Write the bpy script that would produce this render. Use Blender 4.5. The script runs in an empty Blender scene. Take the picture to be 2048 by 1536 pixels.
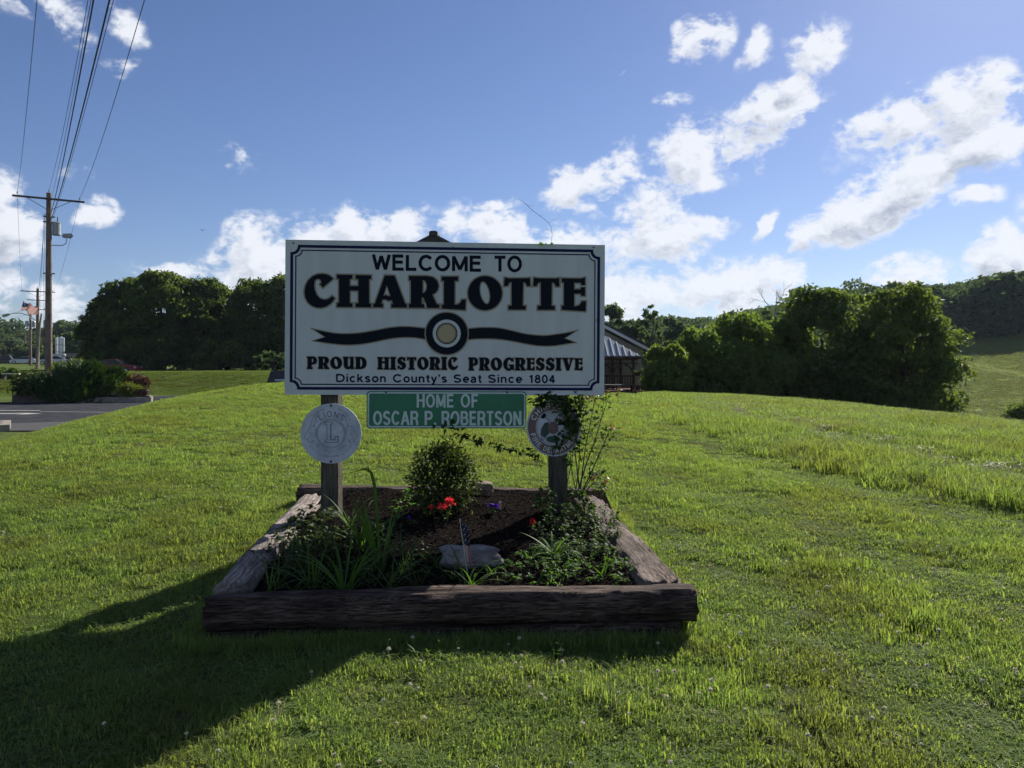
import bpy, bmesh, math, random
import numpy as np
from mathutils import Vector, Matrix, noise as mnoise
from mathutils.geometry import tessellate_polygon
R = math.radians
PI = math.pi
C = bpy.context.scene.collection
sc = bpy.context.scene
rnd = random.Random(7)

# ------------------------------------------------------------------ camera, sky, sun, exposure
F, CU, HV, EYE = 1560.0, 1024.0, 725.0, 1.6           # focal length in photo pixels, centre column, horizon row, eye height
cam = bpy.data.cameras.new('camera')
co = bpy.data.objects.new('camera', cam)
C.objects.link(co)
co.location = (0, 0, EYE)
co.rotation_euler = (R(90), 0, 0)
cam.sensor_width = 36
cam.lens = 36 * F / 2048
cam.shift_y = -(768 - HV) / 2048 * 1.0
cam.clip_start = 0.05
cam.clip_end = 3000
sc.camera = co

SUN_AZ, SUN_EL = R(33.5), R(32.4)                     # azimuth right of +Y, elevation
sun = bpy.data.lights.new('sun', 'SUN')
sun.energy = 5.0
sun.angle = R(0.55)
sun.color = (1.0, 0.94, 0.82)
so = bpy.data.objects.new('sun', sun)
C.objects.link(so)
sdir = Vector((math.sin(SUN_AZ) * math.cos(SUN_EL), math.cos(SUN_AZ) * math.cos(SUN_EL), math.sin(SUN_EL)))
so.rotation_euler = sdir.to_track_quat('Z', 'Y').to_euler()
so.location = (20, 30, 40)

world = bpy.data.worlds.new('World')
sc.world = world
world.use_nodes = True
sc.view_settings.view_transform = 'Standard'
sc.view_settings.look = 'None'
sc.view_settings.gamma = 1
sc.view_settings.use_curve_mapping = False
sc.view_settings.exposure = 0.93
sc.cycles.max_bounces = 8
sc.cycles.transparent_max_bounces = 8
sc.cycles.use_adaptive_sampling = True
sc.cycles.adaptive_threshold = 0.02
sc.cycles.use_denoising = True


class NT:
    """small helper for node trees"""
    def __init__(s, tree):
        s.t = tree
        s.n = tree.nodes
        s.l = tree.links

    def node(s, typ, **kw):
        n = s.n.new(typ)
        ins = kw.pop('ins', {})
        for k, v in kw.items():
            setattr(n, k, v)
        for k, v in ins.items():
            s.set(n.inputs[k], v)
        return n

    def set(s, sock, v):
        if isinstance(v, bpy.types.NodeSocket):
            s.l.new(v, sock)
        elif isinstance(v, bpy.types.Node):
            s.l.new(v.outputs[0], sock)
        else:
            if hasattr(sock, 'default_value') and not isinstance(sock.default_value, (int, float)) and isinstance(v, tuple) and len(v) == 3 and sock.type == 'RGBA':
                v = (*v, 1)
            sock.default_value = v

    def math(s, op, a, b=0.0, c=None, clamp=False):
        n = s.n.new('ShaderNodeMath')
        n.operation = op
        n.use_clamp = clamp
        s.set(n.inputs[0], a)
        s.set(n.inputs[1], b)
        if c is not None:
            s.set(n.inputs[2], c)
        return n.outputs[0]

    def ramp(s, fac, lo, hi, a=0.0, b=1.0, smooth=True):
        n = s.n.new('ShaderNodeMapRange')
        n.interpolation_type = 'SMOOTHSTEP' if smooth else 'LINEAR'
        s.set(n.inputs[0], fac)
        for i, v in zip((1, 2, 3, 4), (lo, hi, a, b)):
            s.set(n.inputs[i], v)
        return n.outputs[0]

    def mix(s, fac, a, b, blend='MIX'):
        n = s.n.new('ShaderNodeMix')
        n.data_type = 'RGBA'
        n.blend_type = blend
        s.set(n.inputs[0], fac)
        s.set(n.inputs[6], a)
        s.set(n.inputs[7], b)
        return n.outputs[2]

    def noise(s, vec, scale, detail=4, rough=0.5, dist=0.0, dim='3D'):
        n = s.n.new('ShaderNodeTexNoise')
        n.noise_dimensions = dim
        if vec is not None:
            s.set(n.inputs['Vector'], vec)
        n.inputs['Scale'].default_value = scale
        n.inputs['Detail'].default_value = detail
        n.inputs['Roughness'].default_value = rough
        n.inputs['Distortion'].default_value = dist
        return n.outputs[0]


# clouds: each a soft ellipse of the sky (azimuth, elevation), broken up by noise
CLOUDS = [  # u, v, ru, rv, rotation, weight  (written as where they stand in the photograph, turned into directions)
    (15, 440, 150, 120, 15, 1.0), (-60, 560, 150, 160, 0, .7), (205, 428, 85, 45, 28, .85), (125, 630, 110, 105, 0, .85), (25, 650, 130, 70, 0, .7), (240, 122, 75, 30, 0, .62),
    (165, 338, 70, 30, 0, .55), (60, 20, 170, 60, -15, .6), (250, 40, 120, 50, -30, .52), (335, 535, 110, 40, 0, .9), (500, 530, 160, 105, 10, 1.0), (610, 500, 150, 85, 0, 1.0),
    (720, 475, 150, 75, 5, .95), (815, 455, 110, 60, 25, .85), (922, 450, 40, 80, 0, .65), (1015, 475, 120, 80, 0, .9), (1000, 405, 90, 24, 14, .65),
    (485, 322, 60, 40, 0, .55), (1150, 490, 110, 55, 0, .9), (760, 570, 300, 70, 0, .8),
    (1180, 375, 150, 75, 18, .95), (1235, 325, 75, 70, 45, .8), (1370, 325, 130, 90, 30, 1.0), (1290, 420, 130, 100, 30, .9), (1310, 490, 120, 130, 70, .95), (1260, 590, 180, 90, 0, 1.0),
    (1395, 90, 95, 62, 35, .85), (1505, 92, 80, 34, 40, .7), (1630, 88, 100, 80, 40, .95), (1590, 165, 90, 34, 35, .75), (1540, 250, 150, 85, 30, .95), (1600, 230, 80, 60, 50, .8),
    (1410, 450, 90, 42, 10, .75), (1540, 430, 65, 26, 42, .65), (1345, 215, 60, 25, 10, .5), (1470, 580, 160, 95, 8, 1.05), (1540, 560, 100, 80, 0, 1.0),
    (1830, 235, 260, 80, 22, .95), (1960, 200, 170, 100, 15, 1.0), (1730, 270, 120, 55, 25, .8), (1790, 375, 320, 82, 30, 1.12), (1640, 470, 130, 52, 28, .95), (1970, 285, 150, 65, 0, 1.05),
    (1950, 395, 110, 40, 0, .6), (1820, 550, 130, 58, 0, .95), (2010, 530, 130, 95, 25, 1.1), (2150, 450, 140, 190, 0, .8), (2230, 200, 180, 140, 20, .9), (1260, 130, 40, 14, 45, .45),
]


def cloud_group():
    g = bpy.data.node_groups.new('cloud_density', 'ShaderNodeTree')
    g.interface.new_socket('Dir', in_out='INPUT', socket_type='NodeSocketVector')
    g.interface.new_socket('D', in_out='OUTPUT', socket_type='NodeSocketFloat')
    T = NT(g)
    gi, go = g.nodes.new('NodeGroupInput'), g.nodes.new('NodeGroupOutput')
    d = gi.outputs[0]
    w1 = T.node('ShaderNodeTexNoise', ins={'Vector': d, 'Scale': 9.0, 'Detail': 5.0, 'Roughness': .55})
    wv = T.node('ShaderNodeVectorMath', operation='SUBTRACT', ins={0: w1.outputs[1], 1: (.5, .5, .5)})
    ws = T.node('ShaderNodeVectorMath', operation='SCALE', ins={0: wv.outputs[0]})
    ws.inputs['Scale'].default_value = .085
    dw = T.node('ShaderNodeVectorMath', operation='ADD', ins={0: d, 1: ws.outputs[0]})
    sx = T.node('ShaderNodeSeparateXYZ', ins={0: dw.outputs[0]})
    az = T.math('ARCTAN2', sx.outputs[0], sx.outputs[1])
    el = T.math('ARCSINE', sx.outputs[2])
    ae = T.node('ShaderNodeCombineXYZ', ins={0: az, 1: el, 2: 0.0}).outputs[0]
    acc = None
    for (u, v, ru, rv, rot, w) in CLOUDS:
        ax, ay = (u - CU) / F, (HV - v) / F
        a0 = math.atan(ax)
        e0 = math.atan(ay * math.cos(a0))
        ca = math.cos(a0)
        mp = T.node('ShaderNodeMapping', vector_type='TEXTURE', ins={'Vector': ae})
        mp.inputs['Location'].default_value = (a0, e0, 0)
        mp.inputs['Rotation'].default_value = (0, 0, R(rot))
        mp.inputs['Scale'].default_value = (ru / F * ca * ca, rv / F * ca, 1)
        gr = T.node('ShaderNodeTexGradient', gradient_type='SPHERICAL', ins={'Vector': mp.outputs[0]})
        x = T.math('MULTIPLY', gr.outputs[1], w * 1.10)
        acc = x if acc is None else T.math('SMOOTH_MAX', acc, x, .12)
    # the sky outside this view goes on with the same kind of clouds
    far = T.ramp(T.math('ABSOLUTE', az), R(42), R(60))
    hi = T.ramp(el, R(30), R(42))
    out = T.math('MAXIMUM', far, hi)
    gen = T.math('MULTIPLY', T.ramp(T.noise(d, 2.6, 3, .5), .50, .72), out)
    acc = T.math('MAXIMUM', acc, gen)
    st = T.node('ShaderNodeVectorMath', operation='MULTIPLY', ins={0: d, 1: (1.0, 1.0, 1.5)})
    n1 = T.noise(st.outputs[0], 15, 12, .60, .25)
    n2 = T.noise(st.outputs[0], 52, 6, .60, .3)
    nn = T.math('ADD', T.math('MULTIPLY', T.math('SUBTRACT', n1, .5), 2.5), T.math('MULTIPLY', T.math('SUBTRACT', n2, .5), 1.25))
    msk = T.ramp(acc, .0, .45)
    dd = T.math('ADD', acc, T.math('MULTIPLY', nn, msk))
    T.l.new(dd, go.inputs[0])
    return g


W = NT(world.node_tree)
bg = world.node_tree.nodes['Background']
tc = W.node('ShaderNodeTexCoord')
dirn = tc.outputs['Generated']
sky = W.node('ShaderNodeTexSky', sky_type='NISHITA')
sky.sun_disc = False
sky.sun_elevation = SUN_EL
sky.sun_rotation = SUN_AZ
sky.altitude = 200
sky.air_density = 1.0
sky.dust_density = 0.25
sky.ozone_density = 2.2
SKY_K = 0.0505
cg = cloud_group()


def cloud_at(vec):
    n = W.n.new('ShaderNodeGroup')
    n.node_tree = cg
    W.l.new(vec, n.inputs[0])
    return n.outputs[0]


D0 = cloud_at(dirn)
toward = W.node('ShaderNodeVectorMath', operation='ADD', ins={0: dirn, 1: (.011, -.004, .020)})
D1 = cloud_at(toward.outputs[0])
alpha = W.ramp(D0, .15, .70)
thick = W.ramp(D0, .45, 1.15)
shade = W.ramp(W.math('SUBTRACT', D1, D0), -.35, .50)
shade = W.math('MULTIPLY', shade, W.ramp(D0, .25, 1.1))
shade = W.math('MAXIMUM', W.math('MULTIPLY', shade, .8), W.math('MULTIPLY', W.ramp(D1, .6, 1.8), .9))
lit = W.mix(shade, (9.2, 9.5, 10.2, 1), (3.0, 3.6, 4.8, 1))
skyc = W.mix(1.0, sky.outputs[0], (0.725, 0.77, 0.98, 1), 'MULTIPLY')
allc = W.mix(W.math('MULTIPLY', alpha, .96), skyc, lit)
W.l.new(allc, bg.inputs[0])
bg.inputs[1].default_value = SKY_K


# ------------------------------------------------------------------ helpers
def at(u, v, Y):
    """the point at distance Y ahead that the photograph shows at (u, v)"""
    return Vector(((u - CU) / F * Y, Y, EYE - (v - HV) / F * Y))


def tag(o, label=None, cat=None, group=None, kind=None):
    for k, x in (('label', label), ('category', cat), ('group', group), ('kind', kind)):
        if x:
            o[k] = x
    return o


def empty(name, loc=(0, 0, 0), rz=0.0, label=None, cat=None, group=None):
    o = bpy.data.objects.new(name, None)
    C.objects.link(o)
    o.location = loc
    o.rotation_euler = (0, 0, rz)
    o.empty_display_size = .2
    return tag(o, label, cat, group)


class MB:
    """collects vertices and faces of one mesh"""
    def __init__(s):
        s.v, s.f, s.m = [], [], []

    def add(s, vs, fs, mi=0):
        b = len(s.v)
        s.v.extend([tuple(p) for p in vs])
        s.f.extend([tuple(b + i for i in f) for f in fs])
        s.m.extend([mi] * len(fs))

    def box(s, x0, x1, y0, y1, z0, z1, mi=0, M=None):
        vs = [Vector(p) for p in ((x0, y0, z0), (x1, y0, z0), (x1, y1, z0), (x0, y1, z0), (x0, y0, z1), (x1, y0, z1), (x1, y1, z1), (x0, y1, z1))]
        if M is not None:
            vs = [M @ p for p in vs]
        s.add(vs, [(0, 3, 2, 1), (4, 5, 6, 7), (0, 1, 5, 4), (1, 2, 6, 5), (2, 3, 7, 6), (3, 0, 4, 7)], mi)

    def bar(s, a, b, w, h=None, mi=0):
        """a square bar from a to b"""
        a, b = Vector(a), Vector(b)
        d = b - a
        q = d.to_track_quat('Z', 'Y').to_matrix().to_4x4()
        M = Matrix.Translation(a) @ q
        h = h or w
        s.box(-w / 2, w / 2, -h / 2, h / 2, 0, d.length, mi, M)

    def tube(s, pts, rads, n=6, mi=0, cap=True):
        pts = [Vector(p) for p in pts]
        if isinstance(rads, (int, float)):
            rads = [rads] * len(pts)
        up = Vector((.31, .22, .93))
        rings = []
        for i, p in enumerate(pts):
            t = (pts[min(i + 1, len(pts) - 1)] - pts[max(i - 1, 0)]).normalized()
            a = t.cross(up)
            if a.length < .05:
                a = t.cross(Vector((1, 0, 0)))
            a.normalize()
            b = t.cross(a)
            rings.append([p + (a * math.cos(k * 2 * PI / n) + b * math.sin(k * 2 * PI / n)) * rads[i] for k in range(n)])
        vs = [p for r in rings for p in r]
        fs = [(i * n + k, i * n + (k + 1) % n, (i + 1) * n + (k + 1) % n, (i + 1) * n + k) for i in range(len(pts) - 1) for k in range(n)]
        if cap:
            fs.append(tuple(range(n))[::-1])
            fs.append(tuple((len(pts) - 1) * n + k for k in range(n)))
        s.add(vs, fs, mi)

    def lathe(s, prof, n=16, mi=0, M=None):
        """prof: (radius, z)"""
        vs = [Vector((r * math.cos(k * 2 * PI / n), r * math.sin(k * 2 * PI / n), z)) for r, z in prof for k in range(n)]
        if M is not None:
            vs = [M @ p for p in vs]
        m = len(prof)
        fs = [(i * n + k, i * n + (k + 1) % n, (i + 1) * n + (k + 1) % n, (i + 1) * n + k) for i in range(m - 1) for k in range(n)]
        fs.append(tuple(range(n))[::-1])
        fs.append(tuple((m - 1) * n + k for k in range(n)))
        s.add(vs, fs, mi)

    def prism(s, outline, y0, y1, mi=0, M=None, holes=()):
        """outline in (x, z), made solid from y0 (near) to y1"""
        loops = [list(outline)] + [list(h) for h in holes]
        flat = [p for l in loops for p in l]
        tris = tessellate_polygon([[Vector((p[0], p[1], 0)) for p in l] for l in loops])
        n = len(flat)
        vs = [Vector((p[0], y0, p[1])) for p in flat] + [Vector((p[0], y1, p[1])) for p in flat]
        if M is not None:
            vs = [M @ p for p in vs]
        fs = []
        for t in tris:
            a, b, c = (flat[i] for i in t)
            cr = (b[0] - a[0]) * (c[1] - a[1]) - (b[1] - a[1]) * (c[0] - a[0])
            if abs(cr) < 1e-14:
                continue
            t = t if cr > 0 else t[::-1]
            fs.append(tuple(t))
            fs.append(tuple(n + i for i in t[::-1]))
        o = 0
        for l in loops:
            k = len(l)
            for i in range(k):
                j = (i + 1) % k
                fs.append((o + i, n + o + i, n + o + j, o + j))
            o += k
        s.add(vs, fs, mi)

    def ribbon(s, pts, w, y0, y1, closed=False, mi=0):
        """a flat painted line along pts (x, z), of width w"""
        P = [Vector(p) for p in pts]
        n = len(P)
        L, Rr = [], []
        for i in range(n):
            if closed:
                a, b = P[i - 1], P[(i + 1) % n]
            else:
                a, b = P[max(i - 1, 0)], P[min(i + 1, n - 1)]
            d0, d1 = (P[i] - a), (b - P[i])
            if d0.length < 1e-9:
                d0 = d1
            if d1.length < 1e-9:
                d1 = d0
            d0.normalize()
            d1.normalize()
            n0, n1 = Vector((-d0.y, d0.x)), Vector((-d1.y, d1.x))
            m = (n0 + n1)
            if m.length < 1e-6:
                m = n0.copy()
            m.normalize()
            k = min(1 / max(m.dot(n0), .35), 1.5)
            L.append(P[i] + m * w / 2 * k)
            Rr.append(P[i] - m * w / 2 * k)
        cnt = n if closed else n - 1
        for i in range(cnt):
            j = (i + 1) % n
            vs = [(p.x, y, p.y) for y in (y0, y1) for p in (L[i], Rr[i], Rr[j], L[j])]
            fs = [(0, 1, 2, 3), (7, 6, 5, 4), (0, 4, 5, 1), (3, 2, 6, 7)]
            if not closed and i == 0:
                fs.append((0, 1, 5, 4)[::-1])
            s.add(vs, fs[:2] + fs[2:], mi)

    def build(s, name, mats, parent=None, smooth=False, loc=None, recalc=False):
        me = bpy.data.meshes.new(name)
        me.from_pydata(s.v, [], s.f)
        mats = mats if isinstance(mats, (list, tuple)) else [mats]
        for m in mats:
            me.materials.append(m)
        if len(mats) > 1:
            me.polygons.foreach_set('material_index', s.m)
        if smooth:
            me.polygons.foreach_set('use_smooth', [True] * len(me.polygons))
        me.update()
        if recalc:
            b = bmesh.new()
            b.from_mesh(me)
            bmesh.ops.recalc_face_normals(b, faces=b.faces)
            b.to_mesh(me)
            b.free()
        return link(name, me, parent, loc)


def link(name, me, parent=None, loc=None):
    o = bpy.data.objects.new(name, me)
    C.objects.link(o)
    if parent is not None:
        o.parent = parent
    if loc is not None:
        o.location = loc
    return o


def np_mesh(name, V, Fq, mats, attr=None, smooth=False):
    """mesh from numpy arrays; Fq is (n, k)"""
    me = bpy.data.meshes.new(name)
    V = np.asarray(V, dtype=np.float32)
    Fq = np.asarray(Fq, dtype=np.int32)
    n, k = Fq.shape
    me.vertices.add(len(V))
    me.vertices.foreach_set('co', V.ravel())
    me.loops.add(n * k)
    me.loops.foreach_set('vertex_index', Fq.ravel())
    me.polygons.add(n)
    me.polygons.foreach_set('loop_start', np.arange(n, dtype=np.int32) * k)
    me.polygons.foreach_set('loop_total', np.full(n, k, dtype=np.int32))
    if smooth:
        me.polygons.foreach_set('use_smooth', [True] * n)
    for m in (mats if isinstance(mats, (list, tuple)) else [mats]):
        me.materials.append(m)
    me.update(calc_edges=True)
    if attr:
        for an, av in attr.items():
            a = me.attributes.new(an, 'FLOAT', 'POINT')
            a.data.foreach_set('value', np.asarray(av, dtype=np.float32))
    return me


def copy_tree(o, parent=None):
    c = o.copy()
    C.objects.link(c)
    if parent is not None:
        c.parent = parent
    for ch in list(o.children):
        copy_tree(ch, c)
    return c


# ------------------------------------------------------------------ materials
MATS = {}


def mat(name, col, rough=.7, var=.0, scale=6.0, metal=0.0, bump=0.0, bscale=40.0, spec=.5, col2=None, stretch=None, trans=0.0, detail=5):
    m = bpy.data.materials.new(name)
    m.use_nodes = True
    T = NT(m.node_tree)
    p = m.node_tree.nodes['Principled BSDF']
    p.inputs['Roughness'].default_value = rough
    p.inputs['Metallic'].default_value = metal
    p.inputs['Specular IOR Level'].default_value = spec
    tcn = T.node('ShaderNodeTexCoord')
    vec = tcn.outputs['Object']
    if stretch:
        vec = T.node('ShaderNodeVectorMath', operation='MULTIPLY', ins={0: vec, 1: stretch}).outputs[0]
    c2 = col2 or tuple(c * (1 - var) for c in col)
    if var or col2:
        f = T.ramp(T.noise(vec, scale, detail, .6), .35, .65)
        cc = T.mix(f, (*col, 1), (*c2, 1))
    else:
        rgb = T.node('ShaderNodeRGB')
        rgb.outputs[0].default_value = (*col, 1)
        cc = rgb.outputs[0]
    T.l.new(cc, p.inputs['Base Color'])
    if bump:
        b = T.node('ShaderNodeBump', ins={'Height': T.noise(vec, bscale, 6, .65)})
        b.inputs['Strength'].default_value = bump
        b.inputs['Distance'].default_value = .01
        T.l.new(b.outputs[0], p.inputs['Normal'])
    if trans:
        tr = T.node('ShaderNodeBsdfTranslucent', ins={'Color': cc})
        mx = T.node('ShaderNodeMixShader', ins={0: trans, 1: p.outputs[0], 2: tr.outputs[0]})
        T.l.new(mx.outputs[0], m.node_tree.nodes['Material Output'].inputs[0])
    MATS[name] = m
    return m


def leaf_mat(name, cols, trans=.35, tcol=None, rough=.5, spec=.35, pos_scale=None):
    """foliage: each leaf its own tone, light coming through"""
    m = bpy.data.materials.new(name)
    m.use_nodes = True
    T = NT(m.node_tree)
    p = m.node_tree.nodes['Principled BSDF']
    p.inputs['Roughness'].default_value = rough
    p.inputs['Specular IOR Level'].default_value = spec
    geo = T.node('ShaderNodeNewGeometry')
    oi = T.node('ShaderNodeObjectInfo')
    f = T.math('ADD', T.math('MULTIPLY', geo.outputs['Random Per Island'], .65), T.math('MULTIPLY', oi.outputs['Random'], .35))
    r = T.node('ShaderNodeValToRGB', ins={0: f})
    els = r.color_ramp.elements
    els[0].position, els[0].color = .05, (*cols[0], 1)
    els[1].position, els[1].color = .95, (*cols[-1], 1)
    for i, c in enumerate(cols[1:-1]):
        e = els.new(.05 + .9 * (i + 1) / (len(cols) - 1))
        e.color = (*c, 1)
    cc = r.outputs[0]
    if pos_scale:
        n = T.noise(geo.outputs['Position'], pos_scale, 3, .6)
        cc = T.mix(T.ramp(n, .44, .66, 0, .55), cc, (cols[1][0] * 1.05, cols[1][1] * .72, cols[1][2] * .75, 1))
    T.l.new(cc, p.inputs['Base Color'])
    t2 = T.mix(1.0, cc, (*(tcol or (1.5, 1.35, .55)), 1), 'MULTIPLY')
    tr = T.node('ShaderNodeBsdfTranslucent', ins={'Color': t2})
    mx = T.node('ShaderNodeMixShader', ins={0: trans, 1: p.outputs[0], 2: tr.outputs[0]})
    T.l.new(mx.outputs[0], m.node_tree.nodes['Material Output'].inputs[0])
    MATS[name] = m
    return m


M_board = mat('white_paint', (.53, .565, .59), .5, .09, 2.2, spec=.3, stretch=(5, 1, .8), detail=8)
M_navy = mat('navy_paint', (.010, .014, .065), .7, spec=.12)
M_ink = mat('black_paint', (.006, .009, .018), .7, spec=.12)
M_blueink = mat('dark_blue_paint', (.008, .012, .055), .7, spec=.12)
M_gold = mat('dull_gold_paint', (.25, .215, .15), .5)
M_gold2 = mat('tan_paint', (.36, .30, .18), .5)
M_green = mat('green_sheeting', (.008, .16, .085), .35, .15, 8)
M_greenletter = mat('white_sheeting', (.50, .60, .62), .35, .1, 10)
M_bolt = mat('dark_bolt', (.03, .025, .025), .5)
M_medal = mat('weathered_white', (.50, .54, .62), .6, .25, 9, bump=.15)
M_line = mat('grey_line_paint', (.10, .11, .15), .6)
M_faded = mat('faded_red', (.16, .10, .095), .6, .25, 12)
M_lightline = mat('pale_letter', (.58, .60, .60), .6, .15)
M_darkgreen = mat('dark_green_paint', (.02, .06, .045), .6)


def wood_mat(name, a, b, c, grain=(1, 14, 14), sc_=4.0, bump=.6):
    m = bpy.data.materials.new(name)
    m.use_nodes = True
    T = NT(m.node_tree)
    p = m.node_tree.nodes['Principled BSDF']
    p.inputs['Roughness'].default_value = .85
    p.inputs['Specular IOR Level'].default_value = .06
    tcn = T.node('ShaderNodeTexCoord')
    vec = T.node('ShaderNodeVectorMath', operation='MULTIPLY', ins={0: tcn.outputs['Object'], 1: grain}).outputs[0]
    n1 = T.noise(vec, sc_, 8, .65, .4)
    n2 = T.noise(vec, sc_ * 3.3, 6, .7, .2)
    big = T.noise(tcn.outputs['Object'], 2.3, 3, .5)
    c1 = T.mix(T.ramp(n1, .40, .60), (*a, 1), (*b, 1))
    c2 = T.mix(T.ramp(n2, .56, .66), c1, (*c, 1))
    c3 = T.mix(T.ramp(big, .4, .7, 0, .5), c2, (*c, 1))
    T.l.new(c3, p.inputs['Base Color'])
    h = T.math('ADD', T.math('MULTIPLY', n1, .6), T.math('MULTIPLY', T.ramp(n2, .62, .52), .6))
    bm = T.node('ShaderNodeBump', ins={'Height': h})
    bm.inputs['Strength'].default_value = bump
    bm.inputs['Distance'].default_value = .02
    T.l.new(bm.outputs[0], p.inputs['Normal'])
    MATS[name] = m
    return m


M_tie = wood_mat('weathered_railway_tie', (.15, .115, .10), (.065, .048, .044), (.016, .013, .013), grain=(1, 16, 16), bump=1.0)
M_tie_pale = wood_mat('bleached_railway_tie', (.40, .36, .33), (.22, .18, .165), (.05, .04, .036), grain=(1, 16, 16), bump=1.0)
M_tie_mid = wood_mat('brown_grey_railway_tie', (.26, .215, .19), (.13, .10, .09), (.03, .024, .022), grain=(1, 16, 16), bump=1.0)
M_post = wood_mat('grey_post_wood', (.125, .115, .09), (.07, .064, .052), (.026, .024, .02), grain=(14, 14, 1))
M_postd = wood_mat('dark_post_wood', (.085, .085, .075), (.05, .05, .045), (.02, .02, .018), grain=(14, 14, 1))
M_pole = wood_mat('pole_wood', (.24, .19, .16), (.16, .13, .11), (.08, .066, .06), grain=(8, 8, .6), bump=.3)
M_arm = mat('dark_crossarm', (.09, .075, .07), .8, .3, 5)
M_metal = mat('grey_metal', (.30, .31, .33), .45, .1, 5, metal=.4)
M_wire = mat('black_wire', (.02, .02, .022), .6)
M_porc = mat('porcelain', (.25, .22, .2), .3)
M_bark = wood_mat('tree_bark', (.10, .082, .065), (.06, .048, .04), (.02, .017, .014), grain=(9, 9, 1.5))
M_stem = mat('green_stem', (.06, .07, .03), .7, .3, 30)
M_rosestem = mat('rose_cane', (.07, .055, .035), .7, .3, 30)
M_redbrown = wood_mat('red_brown_stain', (.075, .036, .029), (.05, .024, .020), (.025, .013, .012), grain=(6, 6, 6), bump=.2)
M_conc = mat('concrete', (.27, .245, .205), .9, .25, 3, bump=.3, col2=(.17, .155, .135), spec=.1)
M_stone = mat('pale_stone', (.24, .23, .225), .95, bump=1.2, bscale=22, col2=(.11, .105, .10), scale=9, spec=.1)
M_rock = mat('brown_rock', (.17, .125, .09), .9, bump=.8, bscale=15, col2=(.09, .07, .055), scale=7)
M_brickw = mat('dark_block_wall', (.10, .075, .065), .9, .3, 6)
M_glass = mat('car_glass', (.02, .022, .025), .3, spec=.3)
M_tyre = mat('tyre_rubber', (.02, .02, .02), .8)
M_rim = mat('wheel_rim', (.45, .46, .48), .35, metal=.7)
M_siding = mat('tan_siding', (.26, .235, .195), .8, .12, 3, stretch=(1, 1, .2))
M_trim = mat('grey_white_trim', (.50, .50, .50), .6, .1)
M_shingle = mat('dark_shingle', (.06, .05, .048), .9, .4, 12, bump=.4)
M_metalroof = mat('blue_grey_metal_roof', (.20, .23, .28), .38, .08, 2, metal=.25)
M_cream = mat('cream_board', (.50, .47, .36), .6, .15, 5)

# foliage
M_grass = leaf_mat('grass_blade', [(.085, .142, .050), (.122, .192, .062), (.165, .235, .080), (.22, .25, .12)], .56, (1.62, 1.58, .64), .75, .12, 1.1)
M_tallgrass = leaf_mat('tall_grass_blade', [(.088, .145, .050), (.125, .192, .062), (.165, .23, .078), (.20, .24, .11)], .56, (1.6, 1.56, .64), .75, .12, .8)
M_straw = leaf_mat('dry_straw', [(.10, .11, .05), (.18, .16, .09), (.32, .29, .20)], .25, (1, 1, .9), .6, .2)
M_weed = leaf_mat('weed_leaf', [(.045, .10, .022), (.065, .13, .028), (.09, .155, .036)], .42, (1.5, 1.6, .6), .6, .15)
M_pasture = leaf_mat('pasture_blade', [(.14, .19, .065), (.175, .23, .08), (.22, .265, .10)], .35, (1.3, 1.2, .6), .8, .05, .12)
M_bankgrass = leaf_mat('bank_blade', [(.09, .135, .04), (.12, .17, .048), (.155, .205, .06)], .4, (1.4, 1.4, .6), .8, .05, .3)
M_clover = leaf_mat('clover_leaf', [(.10, .15, .06), (.125, .18, .07), (.15, .20, .08)], .45, (1.5, 1.5, .6), .85, .05)
M_tree = leaf_mat('tree_leaf', [(.050, .080, .030), (.072, .110, .034), (.10, .14, .042)], .48, (1.55, 1.5, .7), .6, .15)
M_tree_l = leaf_mat('light_tree_leaf', [(.070, .11, .034), (.10, .15, .040), (.135, .185, .052)], .52, (1.5, 1.5, .7), .6, .15)
M_tree_f = leaf_mat('far_tree_leaf', [(.050, .075, .044), (.070, .10, .056), (.092, .125, .066)], .42, (1.4, 1.5, .8), .7, .12)
M_ridge = leaf_mat('ridge_leaf', [(.028, .046, .028), (.050, .076, .040), (.085, .12, .06)], .40, (1.4, 1.5, .8), .8, .05)
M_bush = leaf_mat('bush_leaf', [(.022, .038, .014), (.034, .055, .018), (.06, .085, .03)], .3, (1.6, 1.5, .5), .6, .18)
M_rose = leaf_mat('rose_leaf', [(.024, .05, .018), (.038, .075, .022), (.06, .10, .03)], .35, (1.6, 1.6, .5), .6, .15)
M_newleaf = leaf_mat('young_red_leaf', [(.15, .10, .045), (.20, .14, .06)], .4, (1.3, 1.1, .7), .5, .4)
M_yleaf = leaf_mat('yellow_leaf', [(.30, .24, .04), (.35, .20, .03)], .45, (1.2, 1.1, .6), .5, .3)
M_juniper = leaf_mat('juniper_needle', [(.018, .040, .012), (.03, .062, .016), (.05, .09, .022)], .25, (1.5, 1.5, .5), .6, .2)
M_goldshrub = leaf_mat('golden_shrub_leaf', [(.07, .10, .015), (.11, .14, .02), (.16, .18, .03)], .35, (1.3, 1.3, .5), .6, .2)
M_burgundy = leaf_mat('burgundy_leaf', [(.06, .025, .022), (.09, .04, .03), (.07, .06, .03)], .3, (1.3, 1.1, .8), .6, .2)
M_hedge = leaf_mat('hedge_leaf', [(.05, .09, .02), (.07, .12, .03), (.09, .14, .035)], .3, (1.4, 1.4, .5), .6, .2)
M_redpetal = leaf_mat('red_petal', [(.65, .03, .04), (.80, .06, .06)], .3, (1, .9, .9), .5, .3)
M_purple = leaf_mat('purple_petal', [(.07, .02, .28), (.10, .03, .36)], .3, (1, 1, 1), .5, .3)
M_white = leaf_mat('clover_white', [(.62, .58, .46), (.70, .64, .52)], .2, (1, 1, 1), .6, .2)
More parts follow.
